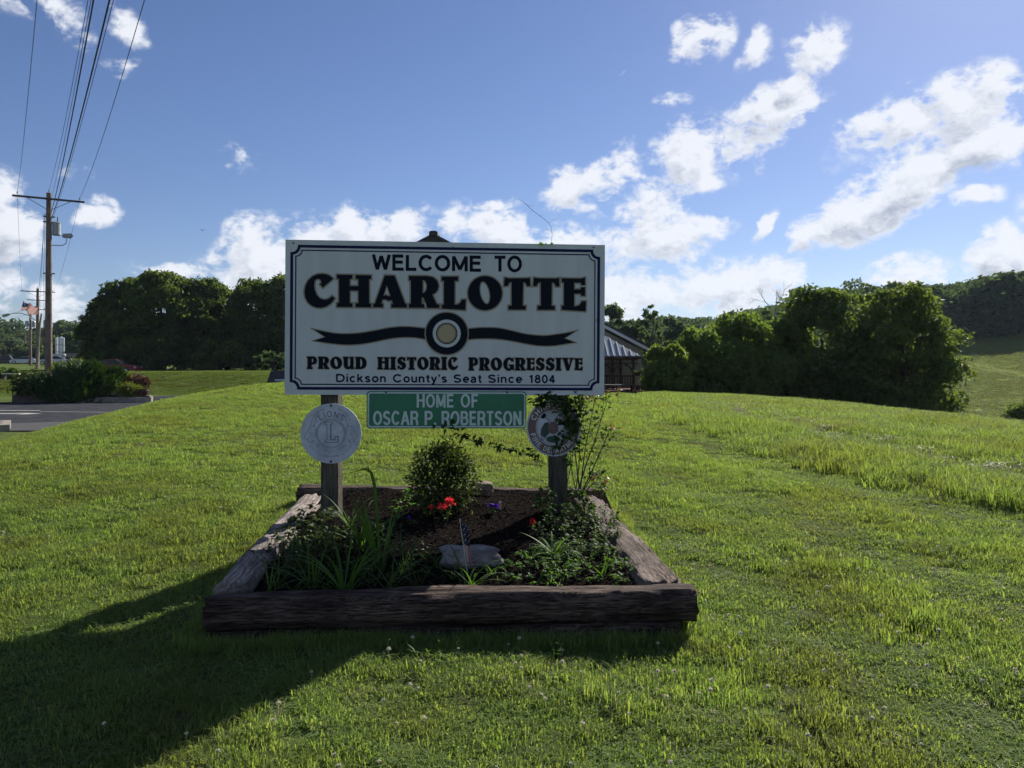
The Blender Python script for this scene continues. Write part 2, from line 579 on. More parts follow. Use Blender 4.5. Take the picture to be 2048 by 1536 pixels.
M_chip = leaf_mat('bark_chip', [(.010, .0085, .008), (.020, .017, .0155), (.050, .042, .038)], .0, (1, 1, 1), .9, .03)
M_mulch = mat('dark_mulch', (.014, .0115, .0105), .9, .4, 30, bump=1.0, bscale=60, spec=0)


# ------------------------------------------------------------------ terrain
def sstep(a, b, x):
    t = np.clip((x - a) / (b - a), 0, 1)
    return t * t * (3 - 2 * t)


_ky = np.array([-60, -8, 0, 3, 4.2, 7, 12, 18, 25, 35, 45, 60, 90, 2000.])
_kz = np.array([-.5, -.15, .03, .10, .15, .36, .56, .62, .56, .25, -.42, -1.0, -1.2, -1.2])


def smooth_interp(y):
    acc = 0
    for d in (-2.0, -1.0, 0, 1.0, 2.0):
        k = np.clip(y / 25, .1, 1.0)
        acc = acc + np.interp(y + d * k, _ky, _kz)
    return acc / 5


def ground(x, y):
    x = np.asarray(x, dtype=float)
    y = np.asarray(y, dtype=float)
    z = smooth_interp(y)
    z = z + .06 * np.exp(-((x - 0) / 3) ** 2) * sstep(8, 3, y) * 0
    # gentle cross slope: falls to the left near the bed
    z = z - .045 * np.clip(-1.0 - x, 0, 4) * sstep(10, 3, y)
    # knoll falls off to the road on the left
    z = z + .42 * sstep(1, -7, x) * sstep(9, 22, y) * sstep(60, 34, y)
    z = z - .016 * np.clip(x - 2, 0, 6) * sstep(8, 20, y)
    xl = -5.5 - .05 * np.clip(y - 12, 0, 60)
    dl = np.clip(xl - x, 0, None)
    z = z - .055 * dl ** 2 / (1 + .06 * dl)
    road = -.80
    wl = sstep(-11.5, -15.5, x)
    z = np.where(z < road, road, z) * 1.0
    leftz = road + 1.55 * sstep(56, 69, y + .12 * (x + 25)) * sstep(-12, -24, x + .0 * y) + .0
    leftz = leftz + .5 * sstep(90, 170, y)
    wl = np.maximum(sstep(-12, -16, x), sstep(44, 54, y) * sstep(-2, -8, x))
    z = z * (1 - wl) + leftz * wl
    # right: drop to the valley, then the far hillside
    dr = np.clip(x - 6.8, 0, None)
    fall = .020 * dr ** 2 / (1 + .04 * dr)
    fall = fall * sstep(-30, 0, y)
    vz = z - fall
    vz = np.maximum(vz, -6.5)
    hill = -4.8 + .105 * np.clip(y - 86, 0, 118) * sstep(20, 84, x) + .10 * np.clip(x - 80, 0, 90) + .02 * np.clip(x - 44, 0, 40)
    hill = np.minimum(hill, 30)
    wr = sstep(18, 46, x) * sstep(30, 70, y)
    wr = np.maximum(wr, sstep(60, 110, y) * sstep(0, 30, x))
    z = vz * (1 - wr) + hill * wr
    return z


def gz(x, y):
    return float(ground(np.array([x]), np.array([y]))[0])


def grid_lines(a, b, n, p=1.0):
    t = np.linspace(0, 1, n)
    return a + (b - a) * t ** p


gx = np.concatenate([-grid_lines(60, 1500, 26, 2.2)[::-1], np.arange(-59.5, -20, 1.2), np.arange(-20, 20, .35), np.arange(20, 60, 1.2), grid_lines(60.5, 1500, 30, 2.0)])
gy = np.concatenate([-grid_lines(12, 800, 16, 2.2)[::-1], np.arange(-11.5, 2, .6), np.arange(2, 32, .3), np.arange(32, 110, 1.1), grid_lines(111, 1800, 44, 2.0)])
GX, GY = np.meshgrid(gx, gy)
GZ = ground(GX, GY)
rs = np.random.RandomState(3)


def bumps(x, y):
    return .012 * np.sin(x * 2.1 + 1.3 * np.sin(y * 1.7)) * np.sin(y * 2.6 + .8 * x) + .010 * np.sin(x * 5.3 + y * 3.1) * np.sin(y * 4.7 - x * 2.2)


near = sstep(30, 15, np.hypot(GX, GY)) * sstep(-11, -8, GX)
GZ = GZ + bumps(GX, GY) * near
nx, ny = len(gx), len(gy)
V = np.stack([GX.ravel(), GY.ravel(), GZ.ravel()], 1)
ii = (np.arange(ny - 1)[:, None] * nx + np.arange(nx - 1)[None, :]).ravel()
Fq = np.stack([ii, ii + 1, ii + nx + 1, ii + nx], 1)


def ground_mat():
    m = bpy.data.materials.new('turf')
    m.use_nodes = True
    T = NT(m.node_tree)
    p = m.node_tree.nodes['Principled BSDF']
    p.inputs['Roughness'].default_value = .9
    p.inputs['Specular IOR Level'].default_value = 0.0
    geo = T.node('ShaderNodeNewGeometry')
    pos = geo.outputs['Position']
    sx = T.node('ShaderNodeSeparateXYZ', ins={0: pos})
    n1 = T.noise(pos, 14, 8, .7)
    n2 = T.noise(pos, 1.3, 5, .6)
    n3 = T.noise(pos, .12, 5, .6)
    c = T.mix(T.ramp(n1, .35, .65), (.060, .095, .028, 1), (.115, .150, .050, 1))
    c = T.mix(T.ramp(n2, .42, .68, 0, .55), c, (.085, .085, .035, 1))
    # the near lawn hides its soil under real blades; far pasture is yellower
    farf = T.ramp(sx.outputs[1], 60, 100)
    rightf = T.ramp(sx.outputs[0], 25, 45)
    past = T.mix(T.ramp(n3, .4, .62), (.215, .25, .085, 1), (.165, .20, .065, 1))
    st = T.node('ShaderNodeVectorMath', operation='MULTIPLY', ins={0: pos, 1: (.9, .12, .4)}).outputs[0]
    stn = T.noise(st, 1.4, 4, .65)
    past = T.mix(T.ramp(stn, .50, .64, 0, .7), past, (.045, .062, .016, 1))
    c = T.mix(T.math('MULTIPLY', farf, rightf), c, past)
    T.l.new(c, p.inputs['Base Color'])
    b = T.node('ShaderNodeBump', ins={'Height': T.math('ADD', n1, T.noise(pos, 3.2, 6, .7))})
    b.inputs['Strength'].default_value = .8
    b.inputs['Distance'].default_value = .08
    T.l.new(b.outputs[0], p.inputs['Normal'])
    return m


M_turf = ground_mat()
gme = np_mesh('ground', V, Fq, M_turf, smooth=True)
tag(link('ground', gme), 'rolling green lawn, pasture and hillside around the sign', kind='structure')

# bed outline (for keeping grass out)
BED = [(-1.66, 4.08), (.98, 4.08), (.74, 6.95), (-1.88, 6.95)]


def in_bed(x, y, grow=0.0):
    t = (y - 4.08) / (6.95 - 4.08)
    xl = -1.66 + (-1.88 + 1.66) * t - grow
    xr = .98 + (.74 - .98) * t + grow
    return (y > 4.08 - grow) & (y < 6.95 + grow) & (x > xl) & (x < xr)


def tall_edge(y):
    return np.interp(y, [0, 4, 6.4, 8, 10, 14, 19, 31, 45], [6.2, 5.0, 4.2, 3.5, 3.05, 2.95, 3.3, 5.3, 8.0])


# ------------------------------------------------------------------ scattering (grass and other uncountable stuff)
protos = {}


def proto_collection(name, meshes):
    col = bpy.data.collections.new(name)
    for i, me in enumerate(meshes):
        o = bpy.data.objects.new(me.name, me)
        col.objects.link(o)
    protos[name] = col
    return col


def scatter(name, pts, scl, rot, col, label, tilt=None):
    """one object: a mesh of points with an instance of one of the collection's tufts on each"""
    n = len(pts)
    me = bpy.data.meshes.new(name)
    me.vertices.add(n)
    me.vertices.foreach_set('co', np.asarray(pts, dtype=np.float32).ravel())
    a = me.attributes.new('scl', 'FLOAT_VECTOR', 'POINT')
    s3 = np.asarray(scl, dtype=np.float32)
    if s3.ndim == 1:
        s3 = np.repeat(s3[:, None], 3, 1)
    a.data.foreach_set('vector', s3.ravel())
    a = me.attributes.new('rot', 'FLOAT_VECTOR', 'POINT')
    r3 = np.zeros((n, 3), dtype=np.float32)
    if tilt is not None:
        r3[:, :2] = tilt
    r3[:, 2] = rot
    a.data.foreach_set('vector', r3.ravel())
    g = bpy.data.node_groups.new(name + '_nodes', 'GeometryNodeTree')
    g.interface.new_socket('Geometry', in_out='INPUT', socket_type='NodeSocketGeometry')
    g.interface.new_socket('Geometry', in_out='OUTPUT', socket_type='NodeSocketGeometry')
    N = g.nodes
    gi, go = N.new('NodeGroupInput'), N.new('NodeGroupOutput')
    ci = N.new('GeometryNodeCollectionInfo')
    ci.inputs['Collection'].default_value = col
    ci.inputs['Separate Children'].default_value = True
    ci.inputs['Reset Children'].default_value = True
    ip = N.new('GeometryNodeInstanceOnPoints')
    ip.inputs['Pick Instance'].default_value = True
    na = N.new('GeometryNodeInputNamedAttribute')
    na.data_type = 'FLOAT_VECTOR'
    na.inputs['Name'].default_value = 'rot'
    nb = N.new('GeometryNodeInputNamedAttribute')
    nb.data_type = 'FLOAT_VECTOR'
    nb.inputs['Name'].default_value = 'scl'
    rv = N.new('FunctionNodeRandomValue')
    rv.data_type = 'INT'
    rv.inputs['Min'].default_value = 0
    rv.inputs['Max'].default_value = 1000
    L = g.links
    L.new(gi.outputs[0], ip.inputs['Points'])
    L.new(ci.outputs[0], ip.inputs['Instance'])
    L.new([s for s in rv.outputs if s.type == 'INT'][0], ip.inputs['Instance Index'])
    er = N.new('FunctionNodeEulerToRotation')
    L.new(na.outputs[0], er.inputs[0])
    L.new(er.outputs[0], ip.inputs['Rotation'])
    L.new(nb.outputs[0], ip.inputs['Scale'])
    L.new(ip.outputs[0], go.inputs[0])
    o = link(name, me)
    md = o.modifiers.new('scatter', 'NODES')
    md.node_group = g
    return tag(o, label, kind='stuff')


def blade_tuft(name, seed, n, h, rad, w, bend, material, broad=0.0):
    r = np.random.RandomState(seed)
    V_, F_ = [], []
    for i in range(n):
        a = r.uniform(0, 2 * PI)
        d = rad * math.sqrt(r.uniform())
        x, y = d * math.cos(a), d * math.sin(a)
        hh = h * r.uniform(.45, 1.1)
        ww = w * r.uniform(.7, 1.4) * (1 + broad * (r.uniform() > .8))
        la = r.uniform(0, 2 * PI)
        lean = bend * r.uniform(.2, 1.2) * hh
        dx, dy = math.cos(la) * lean, math.sin(la) * lean
        fa = la + PI / 2 + r.uniform(-.8, .8)
        fx, fy = math.cos(fa) * ww / 2, math.sin(fa) * ww / 2
        b = len(V_)
        V_ += [(x - fx, y - fy, -.01), (x + fx, y + fy, -.01), (x - fx * .85 + dx * .3, y - fy * .85 + dy * .3, hh * .55), (x + fx * .85 + dx * .3, y + fy * .85 + dy * .3, hh * .55), (x + dx, y + dy, hh * (1 - .25 * min(bend, 1)))]
        F_ += [(b, b + 1, b + 3, b + 2), (b + 2, b + 3, b + 4)]
    me = bpy.data.meshes.new(name)
    me.from_pydata(V_, [], F_)
    me.materials.append(material)
    return me


def clover_mesh(name, seed, n, rad, h, material):
    """low broad leaflets on stalks"""
    r = np.random.RandomState(seed)
    V_, F_ = [], []
    for i in range(n):
        a, d = r.uniform(0, 2 * PI), rad * math.sqrt(r.uniform())
        x, y, z = d * math.cos(a), d * math.sin(a), h * r.uniform(.4, 1)
        for k in range(3):
            an = a + k * 2 * PI / 3 + r.uniform(-.2, .2)
            s = .011 * r.uniform(.8, 1.3)
            c, s_ = math.cos(an), math.sin(an)
            b = len(V_)
            tz = r.uniform(-.3, .4) * s
            V_ += [(x, y, z), (x + c * s - s_ * s * .55, y + s_ * s + c * s * .55, z + tz), (x + c * s * 1.6, y + s_ * s * 1.6, z + tz), (x + c * s + s_ * s * .55, y + s_ * s - c * s * .55, z + tz)]
            F_.append((b, b + 1, b + 2, b + 3))
    me = bpy.data.meshes.new(name)
    me.from_pydata(V_, [], F_)
    me.materials.append(material)
    return me


lawn_col = proto_collection('lawn_tufts', [blade_tuft('lawn_tuft', s, 56, .052, .085, .0034, (1.6, .75)[s % 2], M_grass, 1.0) for s in range(14)]
                            + [clover_mesh('clover', 50 + s, 12, .09, .030, M_clover) for s in range(1)]
                            + [blade_tuft('lawn_tuft', 20 + s, 14, .060, .05, .0060, 1.2, M_grass, .6) for s in range(1)] + [blade_tuft('thatch', 30, 40, .035, .09, .003, 2.5, M_straw)])
far_col = proto_collection('far_tufts', [blade_tuft('far_tuft', 80 + s, 36, .065, .17, .010, 1.3, M_grass, .4) for s in range(6)])
tall_col = proto_collection('tall_tufts', [blade_tuft('tall_tuft', 100 + s, 34, .19, .14, .0062, 1.0, M_tallgrass, .6) for s in range(7)])
tallfar_col = proto_collection('tall_far_tufts', [blade_tuft('tall_far_tuft', 130 + s, 34, .14, .22, .011, 1.0, M_tallgrass, .4) for s in range(5)])
pasture_col = proto_collection('pasture_tufts', [blade_tuft('pasture_tuft', 180 + s, 26, .09, .16, .016, .9, M_pasture, .4) for s in range(4)])
weed_col = proto_collection('weed_tufts', [blade_tuft('weed_tuft', 210 + s, 14, .035, .115, .0075, (.6, 1.3)[s % 2], M_tallgrass, 1.0) for s in range(6)])
bank_col = proto_collection('bank_tufts', [blade_tuft('bank_tuft', 190 + s, 30, .08, .16, .012, 1.4, M_bankgrass, .4) for s in range(4)])
straw_col = proto_collection('straw_tufts', [blade_tuft('straw_tuft', 150 + s, 16, .12, .15, .007, 2.2, M_straw) for s in range(4)])


def head_mesh():
    b = MB()
    r = random.Random(4)
    for k in range(22):
        a = r.uniform(0, 2 * PI)
        e = r.uniform(-.3, 1.3)
        d = Vector((math.cos(a) * math.cos(e), math.sin(a) * math.cos(e), math.sin(e)))
        c = Vector((0, 0, .052))
        t = d.orthogonal().normalized() * .0035
        b.add([c - t, c + t, c + d * .011 + t * .6, c + d * .011 - t * .6], [(0, 1, 2, 3)])
    b.tube([(0, 0, 0), (0, 0, .052)], .001, 3)
    me = bpy.data.meshes.new('clover_head')
    me.from_pydata(b.v, [], b.f)
    me.materials.append(M_white)
    return me


head_col = proto_collection('clover_heads', [head_mesh()])
rg = np.random.RandomState(11)


def region_points(y0, y1, dens, umargin=140, keep=None, xmin=-1e9, xmax=1e9):
    """random points on the ground over the wedge of the view and a margin beside it"""
    hw = (1024 + umargin) / F
    n = int(dens * hw * (y1 ** 2 - y0 ** 2) + dens * 2 * (y1 - y0) * 1.2)
    y = rg.uniform(y0, y1, n * 3)
    x = rg.uniform(-1, 1, n * 3) * (hw * y1 + 1.2)
    ok = np.abs(x) < hw * y + 1.2
    x, y = x[ok], y[ok]
    area = hw * (y1 ** 2 - y0 ** 2) + 2.4 * (y1 - y0)
    k = int(dens * area)
    x, y = x[:k], y[:k]
    ok = (x > xmin) & (x < xmax)
    if keep is not None:
        ok &= keep(x, y)
    x, y = x[ok], y[ok]
    z = ground(x, y) + bumps(x, y) * sstep(30, 15, np.hypot(x, y)) * sstep(-11, -8, x)
    return x, y, z


def patchy(x, y, s=1.0, ph=0.0):
    """slow variation 0..1 over the lawn"""
    return .5 + .25 * np.sin(x * 1.1 * s + 2.0 * np.sin(y * .7 * s + ph) + ph) + .25 * np.sin(y * 1.5 * s + 1.7 * np.sin(x * .9 * s - ph) + 2 * ph)


def lawn_zone(nm, y0, y1, dens, col, base, label):
    x, y, z = region_points(y0, y1, dens, keep=lambda x, y: ~in_bed(x, y, .02) & (x < tall_edge(y) + .1) & (x > -13.5))
    p = patchy(x, y)
    keep = rg.uniform(size=len(x)) < (.72 + .28 * p)
    x, y, z, p = x[keep], y[keep], z[keep], p[keep]
    h = base * (.62 + .55 * p) * rg.uniform(.6, 1.3, len(x))
    # mower stripes on the right keep some ribs longer
    stripe = .5 + .5 * np.sin((x - tall_edge(y)) * 4.2)
    h = h * (1 + .95 * (stripe - .5) * sstep(.5, 1.5, x))
    big = rg.uniform(size=len(x)) > .985
    h = np.where(big, h * 1.7, h)
    s = np.stack([np.full(len(x), 1.0) * rg.uniform(.8, 1.2, len(x)), rg.uniform(.8, 1.2, len(x)), h], 1)
    scatter(nm, np.stack([x, y, z], 1), s, rg.uniform(0, 2 * PI, len(x)), col, label)


lawn_zone('lawn_grass', 1.9, 8.5, 290, lawn_col, 1.0, 'short mown grass and clover around the flower bed')
lawn_zone('lawn_grass', 8.5, 18, 120, lawn_col, 1.15, 'mown grass on the rise behind the sign')
lawn_zone('lawn_grass', 18, 46, 26, far_col, 1.1, 'mown grass at the crest of the knoll')


def tall_zone(nm, y0, y1, dens, col, label, base=1.0):
    def keep(x, y):
        return (x > tall_edge(y) + .22 * np.sin(y * 3.1 + np.sin(y * 7.3)) * .5 + rg.normal(0, .09, len(y))) & (x < 30)
    x, y, z = region_points(y0, y1, dens, keep=keep, umargin=260)
    d = x - tall_edge(y)
    # trodden dry track
    tx = np.interp(y, [4, 8, 10, 14, 20, 28], [8.0, 5.3, 4.9, 4.4, 5.1, 6.6])
    tr = np.exp(-((x - tx) / .42) ** 2) * sstep(27, 18, y)
    keep2 = rg.uniform(size=len(x)) > tr * .45
    x, y, z, d, tr = x[keep2], y[keep2], z[keep2], d[keep2], tr[keep2]
    p = patchy(x, y, 1.4, 1.0)
    h = base * (.70 + .6 * p) * rg.uniform(.6, 1.35, len(x)) * (1 - .55 * tr) * (.9 + .2 * sstep(0, .4, d) - .2 * sstep(.6, 1.8, d))
    s = np.stack([rg.uniform(.8, 1.2, len(x)), rg.uniform(.8, 1.2, len(x)), h], 1)
    scatter(nm, np.stack([x, y, z], 1), s, rg.uniform(0, 2 * PI, len(x)), col, label)


tall_zone('tall_grass', 4, 14, 85, tall_col, 'unmown taller grass right of the mown strip', 1.05)
tall_zone('tall_grass', 14, 40, 42, tallfar_col, 'unmown grass running up to the trees', 1.0)
n_ = 26000
x = rg.uniform(-52, -4, n_)
y = rg.uniform(50, 92, n_)
k = (y > 56.8) | (x < -26)
k &= ~((x > -36) & (x < -16) & (y < 56.8))
x, y = x[k], y[k]
scatter('bank_grass', np.stack([x, y, ground(x, y)], 1), np.stack([rg.uniform(2, 3.2, len(x)), rg.uniform(2, 3.2, len(x)), rg.uniform(.5, 1.0, len(x))], 1), rg.uniform(0, 6.28, len(x)), bank_col, 'mown grass on the bank beyond the road')
x = rg.uniform(38, 150, 34000)
y = rg.uniform(66, 172, 34000)
k = (x / y > .46) & (x / y < .80)
x, y = x[k], y[k]
scatter('pasture_grass', np.stack([x, y, ground(x, y)], 1), np.stack([rg.uniform(4, 7, len(x)), rg.uniform(4, 7, len(x)), rg.uniform(.8, 2.2, len(x))], 1), rg.uniform(0, 6.28, len(x)), pasture_col, 'rough pasture grass on the far hillside')
# dry straw lying in the trodden track
yy = rg.uniform(7, 24, 130)
xx = np.interp(yy, [4, 8, 10, 14, 20, 28], [8.0, 5.3, 4.9, 4.4, 5.1, 6.6]) + rg.normal(0, .6, 130)
scatter('dry_straw', np.stack([xx, yy, ground(xx, yy) + .04], 1), np.stack([rg.uniform(.6, 1.3, 130), rg.uniform(.6, 1.3, 130), rg.uniform(.35, .9, 130)], 1), rg.uniform(0, 6.28, 130), straw_col, 'bleached straw lying in the trodden track through the tall grass')
x, y, z = region_points(2.0, 9, 15.0, keep=lambda x, y: ~in_bed(x, y, .05) & (x < tall_edge(y)))
scatter('lawn_weeds', np.stack([x, y, z], 1), rg.uniform(.6, 1.3, len(x)), rg.uniform(0, 6.28, len(x)), weed_col, 'broad leaved weeds and coarse grass tufts in the lawn')
# long untrimmed grass against the timbers
ex, ey = [], []
for (xa, ya), (xb, yb), nn2 in (((-1.66, 4.05), (1.0, 4.05), 330), ((1.0, 4.1), (.80, 6.95), 260), ((-1.70, 4.1), (-1.92, 6.95), 260), ((-1.9, 7.0), (.78, 7.0), 260)):
    t = rg.uniform(0, 1, nn2)
    ex += list(xa + (xb - xa) * t + rg.normal(0, .035, nn2) * (ya != yb) + (.0 if ya == yb else 0))
    ey += list(ya + (yb - ya) * t + (-np.abs(rg.normal(0, .04, nn2)) if ya < 5 and yb < 5 else rg.normal(0, .03, nn2)))
ex, ey = np.array(ex), np.array(ey)
scatter('edge_grass', np.stack([ex, ey, ground(ex, ey)], 1), np.stack([rg.uniform(.5, .9, len(ex)), rg.uniform(.5, .9, len(ex)), rg.uniform(.8, 2.0, len(ex))], 1), rg.uniform(0, 6.28, len(ex)), lawn_col, 'longer untrimmed grass against the bed timbers')
# white clover heads
x, y, z = region_points(2.3, 11, 16, keep=lambda x, y: ~in_bed(x, y, .05) & (x < tall_edge(y)))
k = rg.uniform(size=len(x)) < sstep(.55, .85, patchy(x, y, .8, 2.2)) * .9 + .05
scatter('clover_flowers', np.stack([x[k], y[k], z[k]], 1), rg.uniform(.7, 1.2, k.sum()), rg.uniform(0, 6.28, k.sum()), head_col, 'small white clover flowers dotted over the lawn')
# ------------------------------------------------------------------ the welcome sign
YAW = R(4.2)
SIGN = empty('welcome_sign', (-.515, 5.95, 1.6 + .5825), YAW, 'large white welcome sign reading CHARLOTTE on two wooden posts in the flower bed', 'sign')
SIGN.rotation_euler = (0, R(.33), YAW)
bpy.context.view_layer.update()
MS = Matrix.Translation(SIGN.location) @ SIGN.rotation_euler.to_matrix().to_4x4()
MSI = MS.inverted()
EYEV = Vector((0, 0, EYE))


def onboard(u, v, y=0.0):
    """board coordinates (x, z) of what the photograph shows at (u, v) on the sign's face"""
    d = MSI.to_3x3() @ Vector(((u - CU) / F, 1, -(v - HV) / F))
    o = MSI @ EYEV
    t = (y - o.y) / d.y
    p = o + d * t
    return (p.x, p.z)


x0, z0 = onboard(569, 789)
x1, z1 = onboard(1210, 479 + 11)
ztop = onboard(889, 484.5)[1]
zbot = onboard(889, 790)[1]
b = MB()
b.box(x0, x1, 0, .019, zbot, ztop)
b.build('board', M_board, SIGN)
# painted border: broad outer and thin inner navy lines with scooped corners
def scooped(inset, rc):
    a, bb, c, d = x0 + inset, x1 - inset, zbot + inset, ztop - inset
    pts = []
    for cx, cz, s0 in ((a, c, 0), (bb, c, 1), (bb, d, 2), (a, d, 3)):
        st = (R(90), R(180), R(270), R(0))[s0]
        for k in range(7):
            an = st - R(90) * k / 6
            pts.append((cx + rc * math.cos(an), cz + rc * math.sin(an)))
    return pts


b = MB()
b.ribbon(scooped(.048, .055), .021, -.0022, 0, True)
b.build('border_line', M_navy, SIGN)
b = MB()
b.ribbon(scooped(.078, .046), .0085, -.0024, 0, True)
b.build('border_line', M_navy, SIGN)
for (u, v) in ((587, 486), (1187, 495), (585, 624), (1194, 640), (1193, 765), (906, 495), (586, 762), (900, 776)):
    x, z = onboard(u, v)
    b = MB()
    M_ = Matrix.Translation((x, 0, z)) @ Matrix.Rotation(R(90), 4, 'X')
    b.lathe([(.007, -.001), (.007, .003), (.004, .005)], 8, M=M_)
    b.build('bolt', M_bolt, SIGN)


def offset_poly(pts, d):
    """move a closed outline outwards by d (counter-clockwise) with mitred corners"""
    P = [Vector(p) for p in pts]
    area = sum(P[i - 1].x * P[i].y - P[i].x * P[i - 1].y for i in range(len(P)))
    if area < 0:
        P = P[::-1]
    out = []
    n = len(P)
    for i in range(n):
        a, c, e = P[i - 1], P[i], P[(i + 1) % n]
        d0, d1 = (c - a), (e - c)
        if d0.length < 1e-9 or d1.length < 1e-9:
            continue
        d0.normalize()
        d1.normalize()
        n0, n1 = Vector((d0.y, -d0.x)), Vector((d1.y, -d1.x))
        m = n0 + n1
        if m.length < .1:
            m = n0
        m.normalize()
        k = min(1 / max(m.dot(n0), .3), 1.9)
        q = c + m * d * k
        out.append((q.x, q.y))
    return out


def arc(cx, cy, rx, ry, a0, a1, n=24, rot=0.0):
    o = []
    for i in range(n + 1):
        a = R(a0 + (a1 - a0) * i / n)
        x, y = rx * math.cos(a), ry * math.sin(a)
        cr, sr = math.cos(R(rot)), math.sin(R(rot))
        o.append((cx + x * cr - y * sr, cy + x * sr + y * cr))
    return o


def cat_rom(pts, closed=True, k=5):
    """smooth curve through points"""
    n = len(pts)
    out = []
    for i in range(n if closed else n - 1):
        p0, p1, p2, p3 = (pts[(i + j - 1) % n] if closed else pts[min(max(i + j - 1, 0), n - 1)] for j in range(4))
        for s in range(k):
            t = s / k
            out.append(tuple(.5 * ((2 * p1[a]) + (-p0[a] + p2[a]) * t + (2 * p0[a] - 5 * p1[a] + 4 * p2[a] - p3[a]) * t * t + (-p0[a] + 3 * p1[a] - 3 * p2[a] + p3[a]) * t ** 3) for a in range(2)))
    if not closed:
        out.append(pts[-1])
    return out


# the big word, drawn letter by letter (photo pixels)
Z1 = lambda p: (550 + p[0] / 5.851, 440 + p[1] / 5.851)
Z2 = lambda p: (880 + p[0] / 5.689, 440 + p[1] / 5.689)
BIG = [
    ('C', Z1, [(680, 688), (645, 655), (605, 638), (560, 630), (500, 635), (440, 660), (390, 705), (358, 770), (345, 840), (353, 900), (383, 960), (430, 1002), (490, 1024), (545, 1027), (600, 1012), (655, 975), (700, 918), (670, 890), (630, 923), (580, 935), (530, 920), (490, 880), (465, 820), (458, 760), (465, 712), (485, 692), (510, 688), (535, 700), (545, 725), (528, 755), (560, 790)], []),
    ('H', Z1, [(725, 640), (905, 643), (905, 690), (875, 690), (875, 773), (978, 775), (978, 692), (945, 692), (945, 645), (1125, 648), (1125, 692), (1100, 692), (1102, 975), (1125, 978), (1125, 1022), (945, 1020), (945, 975), (978, 972), (978, 827), (875, 825), (875, 972), (905, 975), (905, 1018), (725, 1018), (725, 972), (750, 970), (750, 688), (725, 688)], []),
    ('A', Z1, [(1285, 650), (1400, 652), (1525, 985), (1543, 985), (1543, 1025), (1362, 1024), (1362, 985), (1382, 985), (1368, 937), (1330, 945), (1290, 927), (1256, 932), (1245, 978), (1264, 983), (1264, 1022), (1150, 1020), (1150, 983), (1170, 978)], [[(1308, 762), (1352, 888), (1325, 892), (1298, 878), (1268, 888)]]),
    ('R', Z1, [(1568, 655), (1780, 657), (1850, 670), (1898, 712), (1914, 770), (1902, 820), (1872, 855), (1840, 873), (1892, 985), (1923, 988), (1923, 1030), (1785, 1030), (1738, 907), (1716, 907), (1716, 982), (1746, 985), (1746, 1028), (1568, 1026), (1568, 982), (1590, 980), (1590, 705), (1568, 703)], [[(1728, 700), (1758, 712), (1778, 760), (1774, 812), (1752, 848), (1728, 858)]]),
    ('L', Z2, [(20, 645), (205, 645), (205, 692), (165, 692), (165, 962), (200, 962), (232, 942), (248, 906), (293, 906), (287, 1024), (20, 1008), (20, 965), (45, 965), (45, 692), (20, 692)], []),
    ('O', Z2, arc(512, 832, 194, 194, 0, 350, 35), [arc(510, 828, 56, 132, 0, 345, 23, -12)]),
    ('T', Z2, [(735, 655), (790, 664), (985, 664), (1022, 658), (1028, 752), (990, 752), (975, 718), (946, 706), (940, 975), (975, 977), (972, 1020), (778, 1020), (780, 975), (816, 973), (815, 705), (785, 716), (768, 750), (728, 752)], []),
    ('T', Z2, [(1068, 655), (1120, 664), (1315, 666), (1355, 660), (1358, 756), (1318, 756), (1302, 720), (1272, 708), (1268, 977), (1305, 979), (1305, 1022), (1110, 1022), (1112, 977), (1148, 975), (1146, 706), (1115, 717), (1095, 752), (1060, 752)], []),
    ('E', Z2, [(1385, 664), (1600, 668), (1650, 656), (1650, 742), (1607, 742), (1603, 714), (1525, 712), (1525, 790), (1598, 790), (1605, 765), (1650, 765), (1650, 862), (1607, 862), (1603, 838), (1525, 838), (1525, 985), (1575, 975), (1600, 955), (1612, 925), (1660, 925), (1655, 1038), (1385, 1022), (1385, 975), (1410, 975), (1410, 710), (1385, 708)], []),
]
for i, (ch, Z, out, holes) in enumerate(BIG):
    o_ = [onboard(*Z(p)) for p in out]
    h_ = [[onboard(*Z(p)) for p in h] for h in holes]
    b = MB()
    b.prism(offset_poly(o_, .0105), -.0020 - .00015 * (i % 2), 0, 0, holes=[offset_poly(h, -.0085) if len(h) < 20 else offset_poly(h, -.0085) for h in h_])
    e = b.build('letter_outline', M_gold, SIGN, recalc=True)
    b = MB()
    b.prism(o_, -.0036, -.0010, holes=h_)
    b.build('letter', M_ink, SIGN, recalc=True)

# letter shapes for the smaller serif lines: unit cap height, (width, outline, holes)
HGT = {}


def from_big(i, ch):
    _, Z, out, holes = BIG[i]
    ys = [p[1] for p in out]
    xs = [p[0] for p in out]
    h, x0_, y1_ = max(ys) - min(ys), min(xs), max(ys)
    f = lambda p: ((p[0] - x0_) / h, (y1_ - p[1]) / h)
    HGT[ch] = ((max(xs) - x0_) / h, [f(p) for p in out], [[f(p) for p in h_] for h_ in holes])


